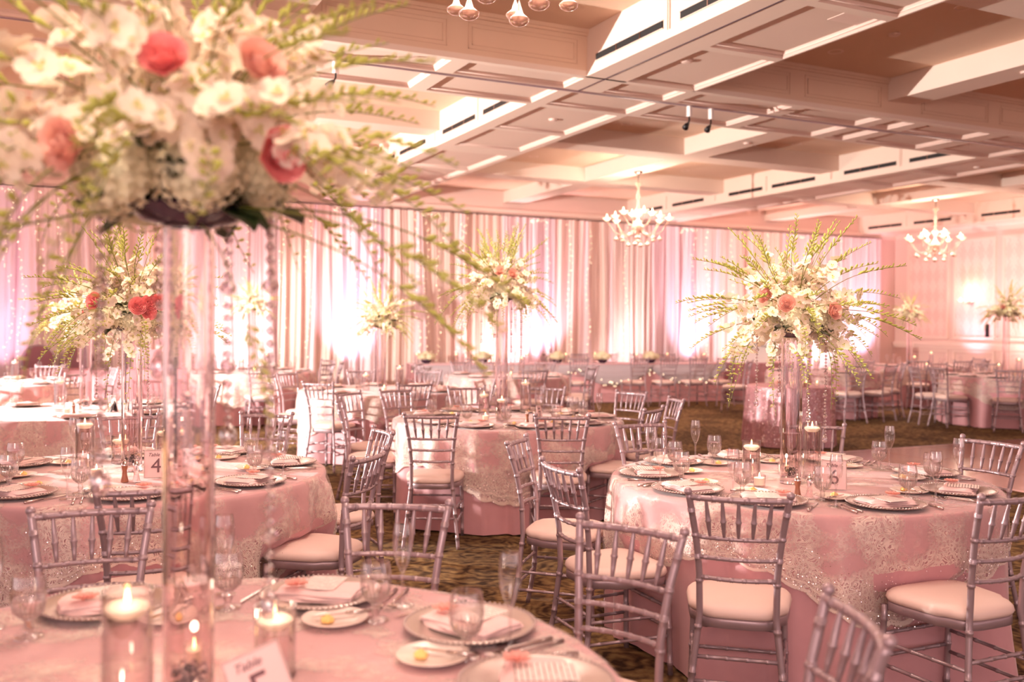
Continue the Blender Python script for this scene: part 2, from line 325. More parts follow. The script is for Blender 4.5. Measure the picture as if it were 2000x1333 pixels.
def soffit(parent, x0, x1, y0, y1, panels, mouth=.05):
    """flat stiles at ZS around recessed panels with sloping mouldings"""
    xs = sorted({x0, x1} | {p[0] for p in panels} | {p[1] for p in panels})
    ys = sorted({y0, y1} | {p[2] for p in panels} | {p[3] for p in panels})
    mb = MB()
    for i in range(len(xs)-1):
        for j in range(len(ys)-1):
            cx, cy = (xs[i]+xs[i+1])/2, (ys[j]+ys[j+1])/2
            if any(p[0] < cx < p[1] and p[2] < cy < p[3] for p in panels): continue
            mb.box(xs[i], xs[i+1], ys[j], ys[j+1], ZS, ZS+.05)
    o = mb.build('beam_face', X['ceil'], parent)
    for a, b, c, d in panels:
        m = mouth; z0, z1 = ZS, ZS+.045; g = MB()
        V = [(a, c, z0), (b, c, z0), (b, d, z0), (a, d, z0), (a+m, c+m, z1), (b-m, c+m, z1), (b-m, d-m, z1), (a+m, d-m, z1)]
        g.add(V, [(0, 1, 5, 4), (1, 2, 6, 5), (2, 3, 7, 6), (3, 0, 4, 7)], 0, False)
        k = m*.45; zz = z0+.018   # a fine second step in the moulding
        for (p, q) in ((0, 1), (1, 2), (2, 3), (3, 0)):
            pa, pb = Vector(V[p]).lerp(Vector(V[p+4]), .5), Vector(V[q]).lerp(Vector(V[q+4]), .5)
            g.tube([pa, pb], .006, 4)
        g.build('panel_moulding', X['trim'], parent)
        MB().box(a+m*.9, b-m*.9, c+m*.9, d-m*.9, z1-.004, z1+.02).build('panel', X['ceil_panel'], parent)
# the long cross beam carrying the wall track
xb = struct('beam_cross', MB().box(-9, XW, YB0, YB1, ZS+.05, ZC), X['tan'])
px_ = [(-5.8, -4.6), (-4.45, -3.4), (-3.2, -2.55), (-2.3, -1.3), (-1.05, .1), (.25, 1.4), (1.58, 3.1), (3.27, 4.44), (4.86, 5.60), (5.77, 6.96), (7.14, 8.24), (8.43, 8.75), (8.95, 10.0), (10.28, 11.38), (11.55, 12.4), (12.6, 13.7), (13.85, 15.0), (15.2, 15.6), (15.75, 16.8), (17.0, 17.9)]
pnl = [(a, b, 7.76, 8.16) for a, b in px_] + [(a if a != 4.86 else 4.6, b, 8.28, 8.86) for a, b in px_]
soffit(xb, -9, XW, YB0, YB1, pnl, .04)
struct('trim_track', MB().box(-9, XW, 8.209, 8.221, ZS-.006, ZS+.002), X['line'])
struct('trim_track_side', MB().box(4.614, 4.626, -6, 8.205, ZS-.005, ZS+.002), X['line'])
struct('trim_track_rail', MB().box(-9, XW, 8.190, 8.205, ZS-.006, ZS).box(-9, XW, 8.225, 8.24, ZS-.006, ZS), X['silver'])
for (a, b) in XB[1:]:
    far = struct('beam', MB().box(a, b, YB1, YW, ZS+.05, ZC), X['ceil'])
    near = struct('beam', MB().box(a, b, -6, YB0, ZS+.05, ZC), X['ceil'])
    inner = (a+.18, b-.1)
    soffit(far, a, b, YB1, YW, [(*inner, y0, y1) for y0, y1 in ((8.98, 10.18), (10.27, 11.42), (11.82, 13.18), (13.26, 14.76), (14.86, 16.2), (16.3, 17.5))])
    soffit(near, a, b, -6, YB0, [(a+.44, b+.0-.02, y0, y1) for y0, y1 in ((6.52, 7.72), (5.28, 6.42), (3.9, 5.18), (2.6, 3.8), (1.3, 2.5), (0, 1.2))])
    # linear air slots in the side of the beam
    for vi, (y0, y1) in enumerate(((9.1, 10.05), (10.3, 11.33), (11.98, 13.02), (13.28, 14.2), (14.98, 16.0), (16.36, 17.38), (6.45, 7.5), (5.15, 6.2))):
        if not vis(a, (y0+y1)/2, 3.95): continue
        v = empty('air_vent', (a, y0, 3.93))
        MB().box(-.012, .004, 0, y1-y0, 0, .06).build('slot', X['dark'], v)
        fr = MB().box(-.016, 0, -.01, y1-y0+.01, .06, .066).box(-.016, 0, -.01, y1-y0+.01, -.006, 0); fr.build('vent_frame', X['trim'], v)
        for q in (.3, .66): MB().box(-.016, 0, (y1-y0)*q, (y1-y0)*q+.012, 0, .06).build('divider', X['steel'], v)
        tag(v, 'long black air vent in the %s, %s %s of the track' % ({4.42: 'nearer vented beam', 11.24: 'farther vented beam'}.get(a, 'beam along the wallpapered wall'), ORD[vi if vi < 6 else vi-6], 'beyond' if vi < 6 else 'this side'), 'vent', 'linear air vents along the ceiling beams')
    # applied frames on the beam side
    fb = MB()
    for y in (9.07, 10.2, 11.6, 13.15, 14.6, 16.2, 6.35, 4.6):
        fb.box(a-.012, a, y, y+.012, 3.9, 4.16).box(a-.01, a, y+.03, y+.038, 3.9, 4.16)
    fb.build('face_trim', X['trim'], far)
# secondary beams in the coffers
for x0, x1 in ((-8.03, -2.42), (-1.18, 4.42), (5.66, 11.24), (12.48, 18.06)):
    cx = (x0+x1)/2
    struct('beam_secondary', MB().box(cx-.21, cx+.21, YB1, YW, ZB, ZC).box(cx-.21, cx+.21, -6, YB0, ZB, ZC), X['ceil'])
    for y0 in (11.45, 14.36, 4.75, 1.9):
        struct('beam_secondary', MB().box(x0, cx-.21, y0, y0+.42, ZB, ZC).box(cx+.21, x1, y0, y0+.42, ZB, ZC), X['ceil'])
    # crown inside the coffer and framed panels on the cross-beam faces
    cr_ = MB()
    for (ya, sgn) in ((YB0, -1), (YB1, 1)):
        for xa, xb_ in ((x0, cx-.21), (cx+.21, x1)):
            cr_.box(xa, xb_, min(ya, ya+sgn*.035), max(ya, ya+sgn*.035), ZC-.035, ZC).box(xa, xb_, min(ya, ya+sgn*.02), max(ya, ya+sgn*.02), ZC-.06, ZC-.035)
            n_ = 2; wd = (xb_-xa)/n_
            for q in range(n_):
                a, b = xa+q*wd+.1, xa+(q+1)*wd-.1
                for e0 in (0, .035):
                    for bx in ((a+e0, b-e0, 3.93+e0, 3.938+e0), (a+e0, b-e0, 4.152-e0, 4.16-e0), (a+e0, a+e0+.008, 3.93+e0, 4.16-e0), (b-e0-.008, b-e0, 3.93+e0, 4.16-e0)):
                        cr_.box(bx[0], bx[1], min(ya, ya+sgn*.008), max(ya, ya+sgn*.008), bx[2], bx[3])
    struct('trim_coffer', cr_, X['tan'])
bh = MB().box(-.15, .15, -.12, .12, -.006, 0)
tag(bh.build('access_hatch', X['trim'], None, (5.45, 5.42, ZS+.043)), 'square white access hatch flush in the ceiling beam panel', 'hatch')

# ceiling fixtures
def mk_down():
    o = empty('recessed_downlight'); MB().lathe([(.058, 0), (.075, -.004), (.078, 0)], 20).build('trim_ring', X['trim'], o)
    MB().lathe([(.057, .002), (.001, .001)], 20).build('lamp', X['lamp'], o); return o
P = Proto(mk_down)
for bx in (-1.5, 5.35, 12.2):
    for dx in (1.61, 4.6):
        for y in (7.157, 5.68, 3.9, 9.6, 11.0, 12.6, 13.8, 15.5, 16.8):
            seen = bx == 5.35 and dx == 1.61 and y in (7.157, 5.68)
            if not vis(bx+dx, y, ZC): continue
            o = P.put((bx+dx, y, ZC-.001))
            tag(o, {7.157: 'round glowing downlight in the shadowed coffer beside the flat beam panels', 5.68: 'round glowing downlight near the top edge, beside the slanted lit patch'}[y] if seen else 'small round downlight recessed in a ceiling coffer', 'downlight', None if seen else 'recessed downlights in the ceiling coffers')
def mk_smoke():
    o = empty('smoke_detector'); MB().lathe([(.05, 0), (.048, -.018), (.02, -.024), (.0005, -.024)], 20).build('cover', X['trim'], o)
    MB().lathe([(.056, 0), (.056, -.005), (.05, -.006)], 20).build('base', X['trim'], o); return o
P = Proto(mk_smoke)
for (x, y, z, lb) in ((7.02, 6.48, ZC, 'small round smoke detector between two downlights in the coffer'), (5.02, 6.95, ZS+.041, 'small round detector on the beam panel beside the long black vent'),
                  (5.1, 9.62, ZS+.041, 'small round detector on the beam panel beyond the track'), (12.1, 9.6, ZS+.041, 'small round detector on the beam panel above the long vents'),
                  (8.45, 10.3, ZB, 'round detector under the white secondary beam beyond the track'), (8.48, 6.2, ZB, 'round detector under the lit secondary beam by the top edge')):
    tag(P.put((x, y, z)), lb, 'detector')
def mk_track():
    o = empty('track_spotlight'); MB().box(-.022, .022, -.02, .02, -.11, 0).build('driver_box', X['white'], o)
    MB().tube([(0, 0, -.11), (0, 0, -.15), (-.02, 0, -.18), (-.05, 0, -.20)], .008, 6).build('arm', X['black'], o)
    MB().tube([(-.02, 0, -.18), (-.05, 0, -.205), (-.08, 0, -.24)], [.014, .024, .034], 12).build('lamp_head', X['black'], o); return o
P = Proto(mk_track)
for x, lb in ((5.97, 'small black track spotlight with white box, first of the central pair'), (6.25, 'small black track spotlight with white box, second of the central pair'), (2.19, 'track spotlight with white box above the closest flower arrangement')):
    tag(P.put((x, 8.215, ZS-.006), .4), lb, 'spotlight')

# ------------------------------------------------------------------ drape and fairy lights
def drape_panel(x0, x1, seed, amp=.06, n=17, z1=3.72, flare=.02):
    r = random.Random(seed); mb = MB(); N_ = int((x1-x0)*60); rows = [.01, .5, 1.2, 2.0, 2.8, 3.4, z1-.06, z1]
    ph = [(r.uniform(.6, 1.4), r.uniform(0, 6.28), r.uniform(5, 9)), (r.uniform(.5, 1), r.uniform(0, 6.28), r.uniform(11, 16)), (.5, r.uniform(0, 6.28), r.uniform(20, 30)), (.3, r.uniform(0, 6.28), r.uniform(34, 46))]
    vs_ = []
    for z in rows:
        k = 1 if z < 3 else .7
        for i in range(N_+1):
            x = x0+(x1-x0)*i/N_
            y = sum(a*math.sin(f*2*PI*(x-x0)/2.0+p+.25*z*math.sin(p)) for a, p, f in ph)*amp*.5*k
            vs_.append((x+.02*math.sin(x*3+z), YW-.24+y-flare*(1-z/z1), z))
    fs = [(j*(N_+1)+i, j*(N_+1)+i+1, (j+1)*(N_+1)+i+1, (j+1)*(N_+1)+i) for j in range(len(rows)-1) for i in range(N_)]
    return mb.add(vs_, fs)
DX = [-7.5, -5.6, -3.9, -2.2, -.6, .9, 2.2, 3.6, 4.75, 5.6, 6.9, 8.1, 9.3, 10.5, 11.7, 12.9, 14.1, 15.4, 16.7, 18.55]
DK = ['a', 'a', 'a', 'b', 'a', 'c', 'b', 'c', 'b', 'c', 'c', 'b', 'c', 'a', 'b', 'a', 'c', 'b', 'b']
DL = {'a': 'gathered blush wall drape, %s from the wallpapered corner', 'b': 'pale pink wall drape, %s from the wallpapered corner', 'c': 'gathered taupe pink wall drape, %s from the wallpapered corner'}
for i in range(len(DX)-1):
    o = drape_panel(DX[i], DX[i+1]+.03, i+3).build('wall_drape', X['drape_'+DK[i]])
    tag(o, DL[DK[i]] % ORD[len(DX)-2-i], 'drape', {'a': 'blush wall drapes', 'b': 'pink sheer wall drapes', 'c': 'taupe wall drapes'}[DK[i]])
# narrow white sheers tied in front of the gathered drape
rs = random.Random(8)
for i in range(26):
    x = -6+i*.93+rs.uniform(-.2, .2); wd = rs.uniform(.10, .3); mb = MB(); lean = rs.uniform(-.12, .12); vs_ = []
    for z in (.02, .8, 1.6, 2.4, 3.2, 3.7):
        for k in range(9):
            t = k/8; vs_.append((x+wd*(t-.5)*(1.5-.25*z)+lean*(3.7-z)/3.7, YW-.36+.025*math.sin(t*9+i)+.01*math.sin(z*3), z))
    mb.add(vs_, [(j*9+k, j*9+k+1, (j+1)*9+k+1, (j+1)*9+k) for j in range(5) for k in range(8)])
    tag(mb.build('sheer_panel', X['drape_b']), 'narrow white sheer strip before the drapes, %s from the wallpapered corner' % ORD[25-i], 'drape', 'narrow sheers before the wall drape')
for o in (struct('trim_drape_rod', MB().tube([(-9, YW-.24, 3.735), (18.6, YW-.24, 3.735)], .009, 8), X['black']),): pass
def string_light(x, z1, z0, seed, arch=None):
    r = random.Random(seed); o = empty('fairy_light_string', (x, YW-.40, z1)); pts = []
    n = int((z1-z0)/.13)
    for i in range(n+1): pts.append((.05*math.sin(i*.5+seed)+r.uniform(-.015, .015), 0, -(z1-z0)*i/n))
    if arch: pts = [(arch*(1-math.cos(PI*i/8))/-2, 0, .05*math.sin(PI*i/8)) for i in range(8, 0, -1)]+pts
    MB().tube([(0, .14, 3.735-z1), (0, .02, 3.70-z1), (0, 0, 0)]+pts, .002, 3).build('wire', X['petal'], o)
    b = MB()
    for p in pts:
        for _ in range(2): b.ball((p[0]+r.uniform(-.03, .03), r.uniform(-.01, .01), p[2]+r.uniform(-.04, .04)), r.uniform(.005, .009), 5, 3)
    q = b.build('bulbs', X['fairy'], o); q['kind'] = 'stuff'
    tag(o, 'string of warm fairy lights on the drape, %s from the corner' % ORD[26-seed], 'string light', 'fairy light strings on the drape'); return o
def bx(px, Y):  # a place along the far wall
    return Y*math.tan(YAW+math.atan((px-1000)/1849.3))
for i, (px, a, b) in enumerate(((-60, 3.6, .6), (18, 3.6, .8), (42, 3.6, .5), (78, 3.6, .6), (118, 3.5, 1.2), (440, 3.2, .9), (480, 3.5, 1.0), (553, 3.6, .8), (603, 3.4, .9), (690, 3.6, 1.0), (738, 3.6, .6), (815, 3.62, .7), (832, 3.62, .7), (858, 3.6, .7), (898, 3.5, .8), (909, 3.6, .6), (1007, 3.6, .9), (1068, 3.6, .8), (1112, 3.62, .8), (1150, 3.5, .7), (1222, 3.6, .7), (1355, 3.6, .7), (1380, 3.6, .7), (1430, 3.6, .6), (1500, 3.6, .6), (1568, 3.6, .7), (1640, 3.6, .8))):
    string_light(bx(px, YW-.42), a, b, i, arch=.35 if i % 4 == 1 else None)
def mk_uplight():
    o = empty('uplight'); MB().lathe([(.075, .03), (.085, .04), (.085, .15), (.07, .16), (.07, .13), (.001, .13)], 16).build('lamp_body', X['black'], o)
    MB().lathe([(.068, .14), (.001, .141)], 16).build('lens', mat('uplight_lens', (255, 150, 200), .3, emit=(255, 150, 205), es=8), o)
    MB().box(-.06, .06, -.06, .06, 0, .03).build('foot', X['black'], o); return o
P = Proto(mk_uplight)
for ux, uy in [u[:2] for u in UPL]+ADDED_WASH:  # the wash fixtures are added, one under each drape-brightening lamp
    o = P.put((ux, uy, 0))
    tag(o, 'pink wall-washing uplight on the floor by the wall at %s from the wallpapered corner' % ('%s metres' % ORDC[int(abs(18.9-ux)+abs(uy-16.8))]), 'uplight', 'pink uplights along the walls')

# ------------------------------------------------------------------ chiavari chair
def ringed(path, r, rings, seg=10):
    """tube along path with bamboo rings at given arc fractions"""
    pts = [Vector(p) for p in path]; out = []; rad = []
    sub = []
    for i in range(len(pts)-1):
        for k in range(4): sub.append(pts[i].lerp(pts[i+1], k/4))
    sub.append(pts[-1])
    L = [0]
    for i in range(1, len(sub)): L.append(L[-1]+(sub[i]-sub[i-1]).length)
    T = L[-1]; marks = sorted([(l, r) for l in L]+[(f*T+d, rr) for f in rings for d, rr in ((-.007, r), (-.005, r*1.22), (.005, r*1.22), (.007, r))])
    for l, rr in marks:
        l = min(max(l, 0), T); i = max(j for j in range(len(L)) if L[j] <= l+1e-9); i = min(i, len(L)-2)
        t = (l-L[i])/max(L[i+1]-L[i], 1e-9); p = sub[i].lerp(sub[i+1], t)
        if out and (p-out[-1]).length < 1e-4: continue
        out.append(p); rad.append(rr)
    return MB().tube(out, rad, seg)
def post_x(z):
    K = [(0, .187), (.2, .165), (.44, .138), (.585, .139), (.665, .145), (.74, .153), (.905, .178), (.925, .181)]
    for i in range(len(K)-1):
        if z <= K[i+1][0]: return K[i][1]+(K[i+1][1]-K[i][1])*(z-K[i][0])/(K[i+1][0]-K[i][0])
    return K[-1][1]
def post_y(z):
    K = [(0, -.245), (.2, -.205), (.44, -.185), (.6, -.192), (.74, -.212), (.925, -.262)]
    for i in range(len(K)-1):
        if z <= K[i+1][0]: return K[i][1]+(K[i+1][1]-K[i][1])*(z-K[i][0])/(K[i+1][0]-K[i][0])
    return K[-1][1]
_ch = {}
def chair_meshes():
    S = X['silver']
    for s in (-1, 1):
        zs = [0, .1, .2, .32, .44, .52, .6, .68, .76, .84, .905]
        mb = ringed([(s*post_x(z), post_y(z), z) for z in zs], .0125, (.08, .25, .44, .63, .73, .82, .93))
        mb.ball((s*post_x(.92), post_y(.92), .914), .0155, 10, 6)
        _ch['back_post%d' % s] = mb.mesh('back_post', S)
        _ch['front_leg%d' % s] = ringed([(s*.188, .19, 0), (s*.184, .183, .2), (s*.178, .178, .41)], .0125, (.12, .5, .86)).mesh('front_leg', S)
    def rail(z, r, rings=(.1, .26, .42, .58, .74, .9), bow=.03):
        a = post_x(z); y = post_y(z)
        return ringed([(a*t, y-bow*(1-t*t), z) for t in (-1, -.66, -.33, 0, .33, .66, 1)], r, rings, 8)
    _ch['top_rail'] = rail(.893, .0115).mesh('top_rail', S)
    for i, z in enumerate((.742, .665, .587)): _ch['back_rail%d' % i] = rail(z, .0085).mesh('back_rail', S)
    for i, t in enumerate((-.66, -.33, 0, .33, .66)):
        a = Vector((post_x(.893)*t, post_y(.893)-.03*(1-t*t), .893)); b = Vector((post_x(.742)*t, post_y(.742)-.03*(1-t*t), .742))
        pts = [a.lerp(b, q) for q in (0, .1, .35, .52, .55, .57, .6, .8, 1)]
        _ch['spindle%d' % i] = MB().tube(pts, [.005, .006, .0085, .0095, .012, .012, .0095, .0075, .0045], 7).mesh('spindle', S)
    for k, z in enumerate((.17, .26)):
        for s in (-1, 1):
            _ch['stretcher_side%d%d' % (k, s)] = ringed([(s*.186, .187, z), (s*(post_x(z)), post_y(z), z+.0)], .0075, (.15, .38, .62, .85), 6).mesh('stretcher', S)
    for k, z in enumerate((.2, .29)):
        _ch['stretcher_f%d' % k] = ringed([(-.185, .185, z), (.185, .185, z)], .0075, (.15, .38, .62, .85), 6).mesh('stretcher', S)
        _ch['stretcher_b%d' % k] = ringed([(-post_x(z), post_y(z), z), (post_x(z), post_y(z), z)], .0075, (.15, .38, .62, .85), 6).mesh('stretcher', S)
    def plan(sc_, k=40):
        out = []
        for i in range(k):
            t = 2*PI*i/k; c, s = math.cos(t), math.sin(t); e = 2/4.2
            x = math.copysign(abs(c)**e, c); y = math.copysign(abs(s)**e, s)
            wdt = .192+.022*y-.018*(y < -.5)
            out.append((x*wdt*sc_, y*.192*sc_+.005))
        return out
    k = 40; mb = MB(); vs_ = []
    lay = [(.93, .431), (.99, .434), (1.02, .447), (1.0, .462), (.94, .474), (.82, .483), (.6, .489), (.3, .491)]
    for s_, z in lay: vs_ += [(x, y, z) for x, y in plan(s_)]
    fs = [(i*k+j, i*k+(j+1) % k, (i+1)*k+(j+1) % k, (i+1)*k+j) for i in range(len(lay)-1) for j in range(k)]
    vs_.append((0, 0, .4915)); c = len(vs_)-1; fs += [((len(lay)-1)*k+j, (len(lay)-1)*k+(j+1) % k, c) for j in range(k)]
    _ch['seat_cushion'] = mb.add(vs_, fs).mesh('seat_cushion', X['cushion'])
    mb = MB(); vs_ = []
    for s_, z in ((.9, .432), (.97, .431), (.985, .425), (.985, .396), (.93, .392), (.85, .395)): vs_ += [(x, y, z) for x, y in plan(s_)]
    fs = [(i*k+j, i*k+(j+1) % k, (i+1)*k+(j+1) % k, (i+1)*k+j) for i in range(5) for j in range(k)]
    vs_ += [(0, 0, .431)]; fs += [(j, (j+1) % k, len(vs_)-1) for j in range(k)]
    _ch['seat_frame'] = mb.add(vs_, fs).mesh('seat_frame', S)
def mk_chair():
    chair_meshes(); o = empty('chiavari_chair')
    for k, me in _ch.items(): inst(me.name.split('.')[0], me, o)
    return o
CH = Proto(mk_chair)

CLOCK = ['twelve', 'one', 'two', 'three', 'four', 'five', 'six', 'seven', 'eight', 'nine', 'ten', 'eleven']
def clock(tx, ty, ang):
    """hour of a direction seen from the table centre, six o'clock towards the camera"""
    cam_dir = math.degrees(math.atan2(-ty, -tx)); d = (cam_dir-ang) % 360       # clockwise from six
    h = (6+d/30) % 12; return h
class Hours:
    def __init__(s, tx, ty): s.used = {}; s.t = (tx, ty)
    def word(s, ang):
        if ang in s.used: return CLOCK[s.used[ang]]
        h = round(clock(*s.t, ang)) % 12
        for d in (0, 1, -1, 2, -2, 3):
            if (h+d) % 12 not in s.used.values(): h = (h+d) % 12; break
        s.used[ang] = h; return CLOCK[h]

# ------------------------------------------------------------------ tables and cloths
def folds(seed):
    r = random.Random(seed); K = [(r.uniform(.5, 1), r.uniform(0, 6.28), n) for n in (5, 9, 12, 16, 21, 27, 34)]
    return lambda t: sum(a*math.sin(n*t+p)/(1+n*.02) for a, p, n in K)/2.4-.3
DENTS = []
def dent(t, r, z):
    if z > .52: return r
    for a, rf in DENTS:
        d = abs((t-a+PI) % (2*PI)-PI)
        if d < .36:
            k = 1 if d < .22 else (.36-d)/.14
            k *= min(1, (.52-z)/.06); lim = rf/max(math.cos(d), .8)
            if r > lim: r = r+(lim-r)*k
    return r
def cloth(R, f, z1=.012, amp=.13, seg=200, base=.76):
    mb = MB(); vs_ = [(0, 0, base)]
    prof = [(R*.5, base), (R*.97, base), (R-.002, base-.001), (R+.004, base-.006), (R+.008, base-.02)]
    for r, z in prof: vs_ += [(r*math.cos(2*PI*k/seg), r*math.sin(2*PI*k/seg), z) for k in range(seg)]
    zz = [base-.06, .62, .52, .42, .30, .18, .08, z1]
    for z in zz:
        h = (base-z)/base
        for k in range(seg):
            t = 2*PI*k/seg; r = dent(t, R+.012+.035*h+amp*(h**.7)*f(t)*(.75+.25*math.sin(3*t+z*4)), z)
            vs_.append((r*math.cos(t), r*math.sin(t), z+(.012*max(0, f(t)) if z == z1 else 0)))
    n = len(prof)+len(zz)
    fs = [(0, 1+k, 1+(k+1) % seg) for k in range(seg)]
    fs += [(1+i*seg+k, 1+(i+1)*seg+k, 1+(i+1)*seg+(k+1) % seg, 1+i*seg+(k+1) % seg) for i in range(n-1) for k in range(seg)]
    return mb.add(vs_, fs)
def lace_cloth(R, f, rot, amp=.13, seg=240, base=.76, low=.44, dip=.13):
    vs_ = [(0, 0, base+.003)]; prof = [(R*.5, base+.003), (R*.97, base+.003), (R+.001, base+.002), (R+.008, base-.004), (R+.013, base-.02)]
    for r, z in prof: vs_ += [(r*math.cos(2*PI*k/seg), r*math.sin(2*PI*k/seg), z) for k in range(seg)]
    for q in (.08, .25, .45, .65, .85, 1.0):
        for k in range(seg):
            t = 2*PI*k/seg; hem = low-dip*math.cos(4*(t-rot))-.018*abs(math.sin(t*22))
            z = base-(base-hem)*q; h = (base-z)/base
            r = dent(t, R+.012+.035*h+amp*(h**.7)*f(t)*(.75+.25*math.sin(3*t+z*4)), z)+.007+.006*q
            vs_.append((r*math.cos(t), r*math.sin(t), z))
    n = len(prof)+6
    fs = [(0, 1+k, 1+(k+1) % seg) for k in range(seg)]
    fs += [(1+i*seg+k, 1+(i+1)*seg+k, 1+(i+1)*seg+(k+1) % seg, 1+i*seg+(k+1) % seg) for i in range(n-1) for k in range(seg)]
    mb = MB().add(vs_, fs); mb.lv = [0]+[v for v in (0, 0, 0, 0, .04) for _ in range(seg)]+[q for q in (.08, .25, .45, .65, .85, 1.0) for _ in range(seg)]
    mb.lu = [0]+[k/seg for _ in range(n) for k in range(seg)]
    return mb
def sequin_scatter(R, f, rot, n, seed, low=.44, dip=.13, amp=.13, base=.76, size=.0022):
    r = random.Random(seed); mb = MB()
    for _ in range(n):
        t = r.uniform(0, 2*PI); hem = low-dip*math.cos(4*(t-rot)); q = 1-abs(r.gauss(0, .25))
        if q < .05: continue
        z = base-(base-hem)*q; h = (base-z)/base
        rr = R+.024+.035*h+amp*(h**.7)*f(t)*(.75+.25*math.sin(3*t+z*4))+.006*q
        c = Vector((rr*math.cos(t), rr*math.sin(t), z)); nn = Vector((math.cos(t)+r.gauss(0, .35), math.sin(t)+r.gauss(0, .35), r.gauss(.1, .4))).normalized()
        a = nn.orthogonal().normalized()*size; b = nn.cross(a)
        mb.add([c+a, c+b, c-a, c-b], [(0, 1, 2, 3)], 0, False)
    return mb
TABLES = dict(
    T0=(.21, 1.985, 1, 'the closest table', 3), T4=(.36, 5.09, 1, 'the table with card four', 5), T6=(3.31, 3.62, 1, 'the table with card six', 7),
    T5=(3.26, 6.885, 1, 'the middle table', 9), TL=(.17, 8.84, 0, 'the table behind card four', 11), TW=(3.31, 10.37, 0, 'the white-lit table', 12),
    TLL=(-.66, 13.17, 0, 'the table before the armchairs', 14), TF=(2.71, 14.89, 0, 'the far brown-skirted table', 15), TB=(5.97, 12.66, 0, 'the table before the head table', 16),
    TR1=(11.75, 12.3, 0, 'the table behind the sequins', 17), TR2=(15.2, 13.3, 0, 'the wall-corner table', 18), TR3=(13.4, 10.1, 0, 'the edge-most far table', 19))
CHAIRS = dict(T0=[(1.032, 3.057), (1.568, 2.434), (1.519, 1.48), (.095, 3.357)], T4=[(1.302, 4.246), (1.662, 5.165), (.294, 3.709), (-.50, 6.2), (.406, 6.60), (1.248, 6.40)],
    TL=[(.653, 7.40), (1.294, 9.564)], T5=[(2.243, 5.942), (3.033, 5.56), (3.924, 5.79), (4.62, 6.49), (4.70, 7.30), (4.25, 8.10), (3.53, 8.40), (2.79, 8.32), (2.28, 8.09), (1.994, 7.342)],
    T6=[(2.21, 2.718), (3.151, 2.314), (4.546, 3.486), (4.216, 4.475), (3.252, 4.952), (2.17, 4.476), (1.952, 3.597)],
    TW=[(2.164, 10.875), (2.472, 11.474), (2.36, 9.5), (3.263, 9.1), (4.392, 9.513), (3.494, 11.808), (4.3, 11.5)], TF=[(2.55, 13.5), (4.0, 15.4), (3.6, 13.85), (3.95, 14.4), (1.4, 14.6)],
    TB=[(5.779, 11.35), (6.834, 11.65), (7.25, 12.25), (4.891, 13.5), (5.8, 14.05), (6.35, 14.0), (7.036, 13.479)], TR1=[(11.28, 11.05), (12.03, 11.05), (10.55, 11.6), (13.0, 12.55), (12.8, 11.5)],
    TR2=[(14.15, 12.4), (14.9, 12.05), (15.75, 12.2), (16.4, 12.9)], TR3=[(12.1, 10.7), (12.05, 10.2), (12.4, 9.25), (14.3, 11.1), (13.4, 8.8), (13.5, 11.4)], TLL=[(-.129, 14.35), (.65, 13.5), (.2, 12.1), (-1.3, 12.0)])
HRS = {}
for k, (x, y, near, desc, seed) in TABLES.items():
    f = folds(seed); R = .915; HRS[k] = Hours(x, y)
    DENTS[:] = [(math.atan2(cy-y, cx-x), math.hypot(cx-x, cy-y)-.262-.225) for cx, cy in CHAIRS.get(k, [])]
    o = cloth(R, f, seg=220 if near else 140).build('tablecloth', X['linen'], None, (x, y, 0))
    tag(o, 'floor-length rose cloth with lace overlay on '+desc, 'tablecloth', 'rose tablecloths')
    low = {'T6': .43, 'T4': .40, 'T5': .36, 'T0': .42}.get(k, .42); rot = {'T6': -1.85, 'T4': -.9, 'T5': -2.0, 'T0': -.3, 'TW': -1.4}.get(k, seed*.7)
    o = lace_cloth(R, f, rot, low=low, seg=240 if near else 130).build('lace_overlay', X['lace'], o)
    lo = o; q = sequin_scatter(R, f, rot, 4200 if near else 900, seed, low, size=.0022 if near else .004).build('sequins', X['sequin'], o); q['kind'] = 'stuff'
    o['label'] = 'scalloped sequinned lace overlay'

def unp(px, py, z):   # used once per chair: the spot of a top rail from its measured bearing
    d = cf+cr*((px-1000)/1849.3)-cu*((py-666.5)/1849.3); t = (z-HCAM)/d.z; return d.x*t, d.y*t
ROT = {(1.568, 2.434): 10, (1.519, 1.48): -5, (1.032, 3.057): 6, (.095, 3.357): -10, (2.21, 2.718): 11, (3.151, 2.314): 6, (4.546, 3.486): 8, (4.216, 4.475): 11, (2.243, 5.942): 21, (3.033, 5.56): -15, (3.252, 4.952): -4, (2.17, 4.476): -5, (1.952, 3.597): -3, (1.662, 5.165): -4, (3.924, 5.79): 3}
for k, L_ in CHAIRS.items():
    tx, ty, near, desc, _ = TABLES[k]
    for (x, y) in L_:
        ang = math.atan2(y-ty, x-tx); face = ang+PI+R_(ROT.get((x, y), 0))
        fx, fy = math.cos(face), math.sin(face)
        o = CH.put((x+fx*.262, y+fy*.262, 0), face-PI/2)
        tag(o, "silver chiavari chair at %s o'clock of %s" % (HRS[k].word(round(math.degrees(ang))), desc), 'chair', 'silver chiavari chairs')
HT0, HT1 = Vector((5.85, 16.55, 0)), Vector((12.05, 15.3, 0)); hd = (HT1-HT0).normalized(); hn = Vector((-hd.y, hd.x, 0)); hrz = math.atan2(hd.y, hd.x)
for i, (x, y) in enumerate(((9.65, 14.72), (10.23, 14.6), (10.80, 14.48), (11.35, 14.36), (6.6, 15.35), (8.5, 14.95))):
    o = CH.put((x+.262*hn.x, y+.262*hn.y, 0), hrz)
    tag(o, 'silver chiavari chair before the head table, %s along from the sequin-table end' % ('fourth', 'third', 'second', 'first', 'sixth', 'fifth')[i], 'chair', 'silver chiavari chairs')
